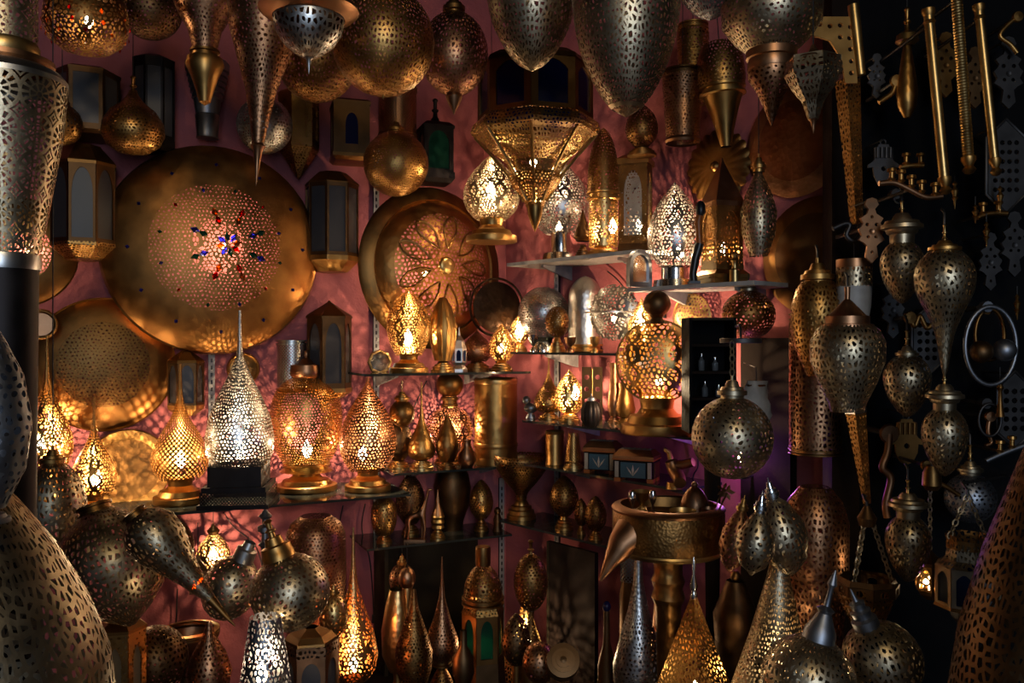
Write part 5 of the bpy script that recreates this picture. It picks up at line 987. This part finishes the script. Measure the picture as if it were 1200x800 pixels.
# pierced dark plates
def lace_plate(lab, x, y, d, w_, h_, mat, rows, cols):
    T = hw_thing('pierced_plate', lab, 'plate', x, y, d); s = d/F
    W, H = w_*s, h_*s; out = [(-W/2, -H*.3), (0, -H/2), (W/2, -H*.3), (W/2, H*.3), (0, H/2), (-W/2, H*.3)]
    hs = [circ(-W*.36+W*.72*(c+.5)/cols, -H*.3+H*.6*(r+.5)/rows, min(W/cols, H/rows)*.26, 8) for r in range(rows) for c in range(cols)]
    obj('cut_sheet', plate(out, hs, .006), mat, T)
    obj('border', tube([(a, -.004, b) for a, b in out], .004, 6, True), mat, T)
    obj('hook', tube([(0, 0, H*.46), (0, .05, H*.47), (0, .12, H*.47)], .003, 6), 'ir', T)
lace_plate('dark pierced plate with rows of round holes at the upper right edge', 1178, 195, 1.94, 46, 110, 'ir', 6, 4)
lace_plate('dark pierced plate low behind the long drop lamp', 1086, 400, 2.06, 36, 80, 'ir', 5, 3)
lace_plate('dark pierced plate at the right edge below the ring knocker', 1188, 480, 1.94, 40, 90, 'ir', 5, 3)
# candelabra bars with small cups
def candle_bar(lab, pts, d, mat, cups):
    x0, y0 = pts[0]; T = hw_thing('candle_bracket', lab, 'bracket', x0, y0, d)
    obj('arm', tube([loc_(x, y, x0, y0, d) for x, y in smooth_prof(pts, 5)], .006, 8), mat, T)
    for (x, y) in cups: obj('candle_cup', lathe([(0, .004), (.006, .009), (.008, .005), (.02, .005), (.022, .01), (.028, .009), (.03, .001)], 12), 'br', T, loc_(x, y, x0, y0, d))
    m = pts[len(pts)//2]; obj('wall_peg', tube([loc_(*m, x0, y0, d), loc_(*m, x0, y0, d, 2.07-d)], .004, 6), 'ir', T)
candle_bar('curved brass candle bracket with a row of little cups under the silver hand', [(1030, 215), (1048, 214), (1066, 222), (1085, 231), (1104, 230)], 1.8, 'cu', [(1045, 213), (1056, 215), (1068, 221), (1080, 227), (1096, 230)])
candle_bar('small brass candle bracket right of the silver hand', [(1055, 196), (1068, 194), (1082, 194)], 1.95, 'br', [(1062, 194), (1079, 194)])
candle_bar('dark candle bracket at the far right below the rods', [(1145, 255), (1160, 250), (1180, 250)], 1.93, 'bd', [(1152, 252), (1170, 250)])
candle_bar('thin dark candle bracket at the right edge beside the dark capped lamp', [(1155, 540), (1178, 530), (1205, 520)], 1.85, 'st', [(1172, 531), (1186, 526)])
def scroll(lab, pts, d, mat, r=.006, name='scroll_hook', end=True):
    x0, y0 = pts[0]; T = hw_thing(name, lab, 'hook', x0, y0, d)
    obj('arm', tube([loc_(x, y, x0, y0, d) for x, y in smooth_prof(pts, 6)], r, 8), mat, T)
    obj('wall_plate', lathe([(0, .001), (0, r*2.6), (.006, r*2.2), (.007, .001)], 14), mat, T).rotation_euler = (PI/2, 0, 0)
    obj('wall_peg', tube([(0, 0, 0), (0, .16, 0)], r*.8, 6), 'ir', T)
scroll('scrolled iron hook arm holding the copper cross', [(1012, 268), (1002, 282), (992, 276), (996, 264), (990, 262), (976, 268)], 1.96, 'ir')
scroll('copper S-shaped hook below the lowest left egg lamps', [(1042, 508), (1040, 530), (1034, 548), (1044, 560), (1038, 590), (1040, 606)], 1.98, 'cu', .009, 'coat_hook')
scroll('small brass curled hook left of the pin-shaped ornament', [(1050, 95), (1046, 108), (1036, 116), (1030, 120)], 1.97, 'br')
scroll('curled bronze hook between the egg lamps on the black wall', [(1066, 372), (1072, 382), (1078, 370), (1086, 384), (1094, 378)], 1.97, 'bd')
scroll('small copper curled hook under the ring knocker', [(1160, 488), (1158, 505), (1162, 518), (1155, 522)], 1.93, 'cu', .005)
scroll('bronze curled hook beside the brass hand', [(1085, 545), (1092, 560), (1112, 572), (1124, 580)], 1.9, 'bd', .005)
scroll('dark scroll hook at the top beyond the rods', [(1192, 20), (1180, 30), (1172, 42), (1184, 52), (1192, 62)], 1.93, 'br', .005)
# ring knocker and balls
def ring(lab, x, y, d, rx, ry, r, mat, name='ring_knocker', cat='knocker', extra=()):
    T = hw_thing(name, lab, cat, x, y, d); s = d/F
    obj('ring', tube([(rx*s*math.cos(t), 0, ry*s*math.sin(t)) for t in [2*PI*i/32 for i in range(32)]], r, 8, True), mat, T)
    obj('mount', lathe([(0, .001), (.0, .012), (.02, .012), (.024, .006), (.04, .005)], 14), mat, T, (0, .01, ry*s)).rotation_euler = (-PI/2, 0, 0)
    for (bx, by, br, m) in extra: obj('ball', lathe([((.5-t)*2*br*s, max(q*br*s, 1e-4)) for t, q in BALL], 20), m, T, ((bx-x)*s, -.01, (y-by)*s))
    obj('wall_peg', tube([(0, .02, ry*s), (0, .15, ry*s)], .004, 6), 'ir', T)
ring('large polished steel ring knocker with two round balls at the right edge', 1161, 405, 1.88, 30, 46, .005, 'st', extra=((1147, 412, 13, 'bz'), (1174, 410, 13, 'st')))
ring('smaller brass ring inside the large steel knocker', 1160, 392, 1.92, 17, 30, .004, 'bd', 'brass_ring', 'ring')
ring('small iron ring hanging below the knocker at right', 1160, 492, 1.92, 13, 19, .003, 'ir', 'iron_ring', 'ring')
ring('small iron ring on the black wall above the topmost ringed lamp', 1053, 232, 1.95, 5, 6, .002, 'ir', 'iron_ring', 'ring')
lamp('key_pendant', 'dull brass tassel pendant below the ring knocker', 'pendant', 1172, 1.9, [('tassel', 'bd', [(0, .3), (.2, .8), (.3, .4), (.6, .5), (1, 1), (1, 0)], 446, 488, 5)], hang=430)
for x, y0, y1, lab in ((1119, 212, 245, 'tiny brass finial drop under the middle rod'), (1143, 240, 262, 'tiny brass finial drop under the candle bracket right of centre'), (1172, 218, 250, 'tiny brass finial drop under the rightmost rod'), (1192, 345, 375, 'tiny brass finial drop at the right edge above the knocker'), (1156, 260, 290, 'tiny dark finial drop right of the long drop lamp')):
    lamp('finial_drop', lab, 'ornament', x, 1.9, [('turned_drop', 'br', [(0, .2), (.1, .7), (.2, .3), (.35, 1), (.55, .5), (.6, .9), (.7, .4), (1, .05)], y0, y1, 4)], hang=y0-10, n=14)
# pale sconce on the post
lamp('pale_sconce', 'copper and white banded cup sconce fixed to the wooden post', 'sconce', 1001, 1.98, [('rim', 'cu', 'tube', 304, 314, 20), ('band', 'ns.l90', 'tube', 313, 336, 20), ('cup', 'white_paint', [(0, 1), (.5, .92), (1, .7), (1, 0)], 335, 384, 20)], hang=280)
# hanging octagonal dish on chains
d = 1.72; s = d/F
T = lantern('chained_dish', 'dark octagonal dish lamp hanging on three chains above the lace globe', 'lamp', 1016, d, 8, 32, 682, 694, 'bz', None, [('dish', 'bd.l90', [(0, 1.02), (.5, .8), (1, .5), (1, 0)], 693, 735, 30), ('collar', 'bz', [(0, .9), (1, 1)], 676, 684, 32)], rot=.2, margin=.3)
for k in range(3):
    a = 2*PI*k/3+.4; obj('chain', chain_mesh((28*s*math.cos(a), -28*s*math.sin(a), (735-682)*s), (6*s*math.cos(a), -6*s*math.sin(a), (735-612)*s), .014), 'ns', T)
obj('crown', lathe(prof([(0, .3), (.3, .6), (.6, 1), (1, .8)], 592, 616, 11, 735, d), 24), 'bz', T)
obj('hook', tube([(0, 0, (735-596)*s), (0, 0, (735-588)*s), (0, .02, (735-582)*s), (.416*(2.1-d), 2.1-d, (735-582)*s-.18*(2.1-d))], .003, 6), 'ir', T)
# blue paned lantern
d = 1.6; s = d/F
T = lantern('blue_lantern', 'dark hanging lantern with arched blue and clear panes at right', 'lantern', 1134, d, 8, 32, 662, 708, 'ns', None, [('shoulder', 'ns.l95', [(0, .66), (.6, .72), (.9, 1), (1, 1.05)], 640, 664, 32), ('crown', 'bd.l95', [(0, .72), (.3, .68), (1, .68)], 626, 642, 32), ('sill', 'bd', [(0, 1.04), (.6, 1.08), (1, .9)], 706, 712, 32), ('lower_bowl', 'ir', [(0, .62), (.4, .5), (.8, .2), (1, .05)], 711, 742, 32), ('drip', 'ns', 'stem', 740, 756, 4, {'n': 14})], rot=.2, panes=['clear_glass', 'blue_glass'], margin=.18, lobes=True)
for sx in (-1, 1): obj('chain', chain_mesh((sx*22*s, 0, (756-630)*s), (0, 0, (756-580)*s), .014), 'ns', T)
obj('hook', tube([(0, 0, (756-582)*s), (0, 0, (756-574)*s), (0, .02, (756-568)*s), (.534*(2.06-d)+.1, 2.06-d, (756-568)*s-.12*(2.06-d))], .003, 6), 'ir', T)
# small gold lantern on chain
d = 1.85
lantern('gold_lantern', 'small six-sided gold lit lantern on a chain left of the blue-paned one', 'lantern', 1090, d, 6, 14, 660, 690, 'bd', None, [('roof', 'bz', [(0, .1), (.4, .5), (.8, 1.1), (1, 1.15)], 644, 661, 14), ('foot', 'br', [(0, 1.05), (.5, .8), (1, .3), (1, 0)], 689, 702, 14)], rot=.2, panes=['gd.D90'], margin=.14, bulb=(1088, 684, .8), hang=572, chain=.012)
lamp('lantern_bracket', 'dark brass cup from which the small gold lantern hangs', 'bracket', 1092, 1.85, [('cup', 'bd', [(0, .6), (.3, .9), (.8, 1), (1, .6)], 545, 574, 11)], hang='w')
# ------------------------------------------------------------------ dark panel, cables, cloth
a_, b_ = onR(868, .04), onR(926, .04)
struct('trim_2', slab([a_, b_, b_+NR.xy*.035, a_+NR.xy*.035], 0, CZ-(396-400)/F*DR(900, .04)), 'dark_wood')
def cable(lab, pts, D, off):
    x0, y0 = pts[0]; T = thing('power_cable', lab, 'cable', P(x0, y0, D(x0, off)), 'power cables on the pink wall')
    q = [P(x, y, D(x, off))-T.location for x, y in smooth_prof(pts, 5)]
    obj('wire', tube(q, .0022, 6), 'cord_black', T)
    obj('plug', tube([q[-1], q[-1]-Vector((0, 0, .03))], [.007, .009], 8), 'black_plastic', T)
cable('black cable hanging from the long shelf right of the pole', [(402, 592), (398, 620), (405, 660), (403, 690)], DL, .02)
cable('black cable hanging left of the niche under the giraffe shelf', [(428, 590), (424, 620), (434, 660), (438, 720)], DL, .02)
cable('black cable crossing the wall left of the small lit drop', [(262, 600), (275, 618), (300, 640), (310, 680)], DL, .02)
cable('black cable dropping behind the lit drop to the bottom left', [(208, 690), (207, 712), (206, 740), (206, 770)], DL, .02)
cable('black cable on the wall under the bright upper shelf', [(500, 446), (492, 462), (484, 480), (478, 500)], DL, .03)
cable('black cable under the pale shelf below the large lace egg', [(758, 352), (764, 346), (772, 354), (778, 362)], DR, .012)
cable('short black cable on the pink wall above the domed canister', [(712, 318), (722, 326), (732, 338), (738, 346)], DR, .02)
cable('black cable right of the inlaid boxes on the violet wall', [(815, 520), (818, 545), (812, 560), (814, 590)], DR, .02)
d = 2.3
T = thing('white_cloth', 'crumpled pale cloth bag behind the round silver globe', 'bag', P(886, 500, d))
vs, fs = [], []
for i in range(9):
    for k in range(16):
        a = 2*PI*k/16; r = (.034+.006*math.sin(3*a+i)+.003*math.sin(5*a-2*i))*(1-.035*abs(i-3)**1.3)
        vs.append((r*1.1*math.cos(a), r*.6*math.sin(a), i*.0155))
for i in range(8):
    for k in range(16): fs.append((i*16+k, i*16+(k+1) % 16, (i+1)*16+(k+1) % 16, (i+1)*16+k))
fs += [tuple(range(16))[::-1], tuple(range(128, 144))]
obj('sack', mesh('sack', vs, fs, 60), 'white_paint', T)
obj('tie', tube([(.024*math.cos(t), .015*math.sin(t), .112) for t in [2*PI*i/14 for i in range(14)]], .003, 6, True), 'bd', T)
obj('loop', tube([(0, 0, .118), (0, 0, .16), (0, .12, .17)], .002, 6), 'cord_black', T)
T = thing('violet_led', 'small violet lamp glowing on the wall behind the round silver globe', 'lamp', P(868, 560, DR(868, .1)))
obj('casing', lathe([(.03, .001), (.03, .016), (0, .018), (-.002, .001)], 16), 'black_plastic', T)
bulb_part(T, (0, 0, .06), 2.2, .008, col=(.55, .16, 1))
obj('bracket', tube([(0, 0, 0), tuple(NR*.06)], .004, 6), 'ir', T)
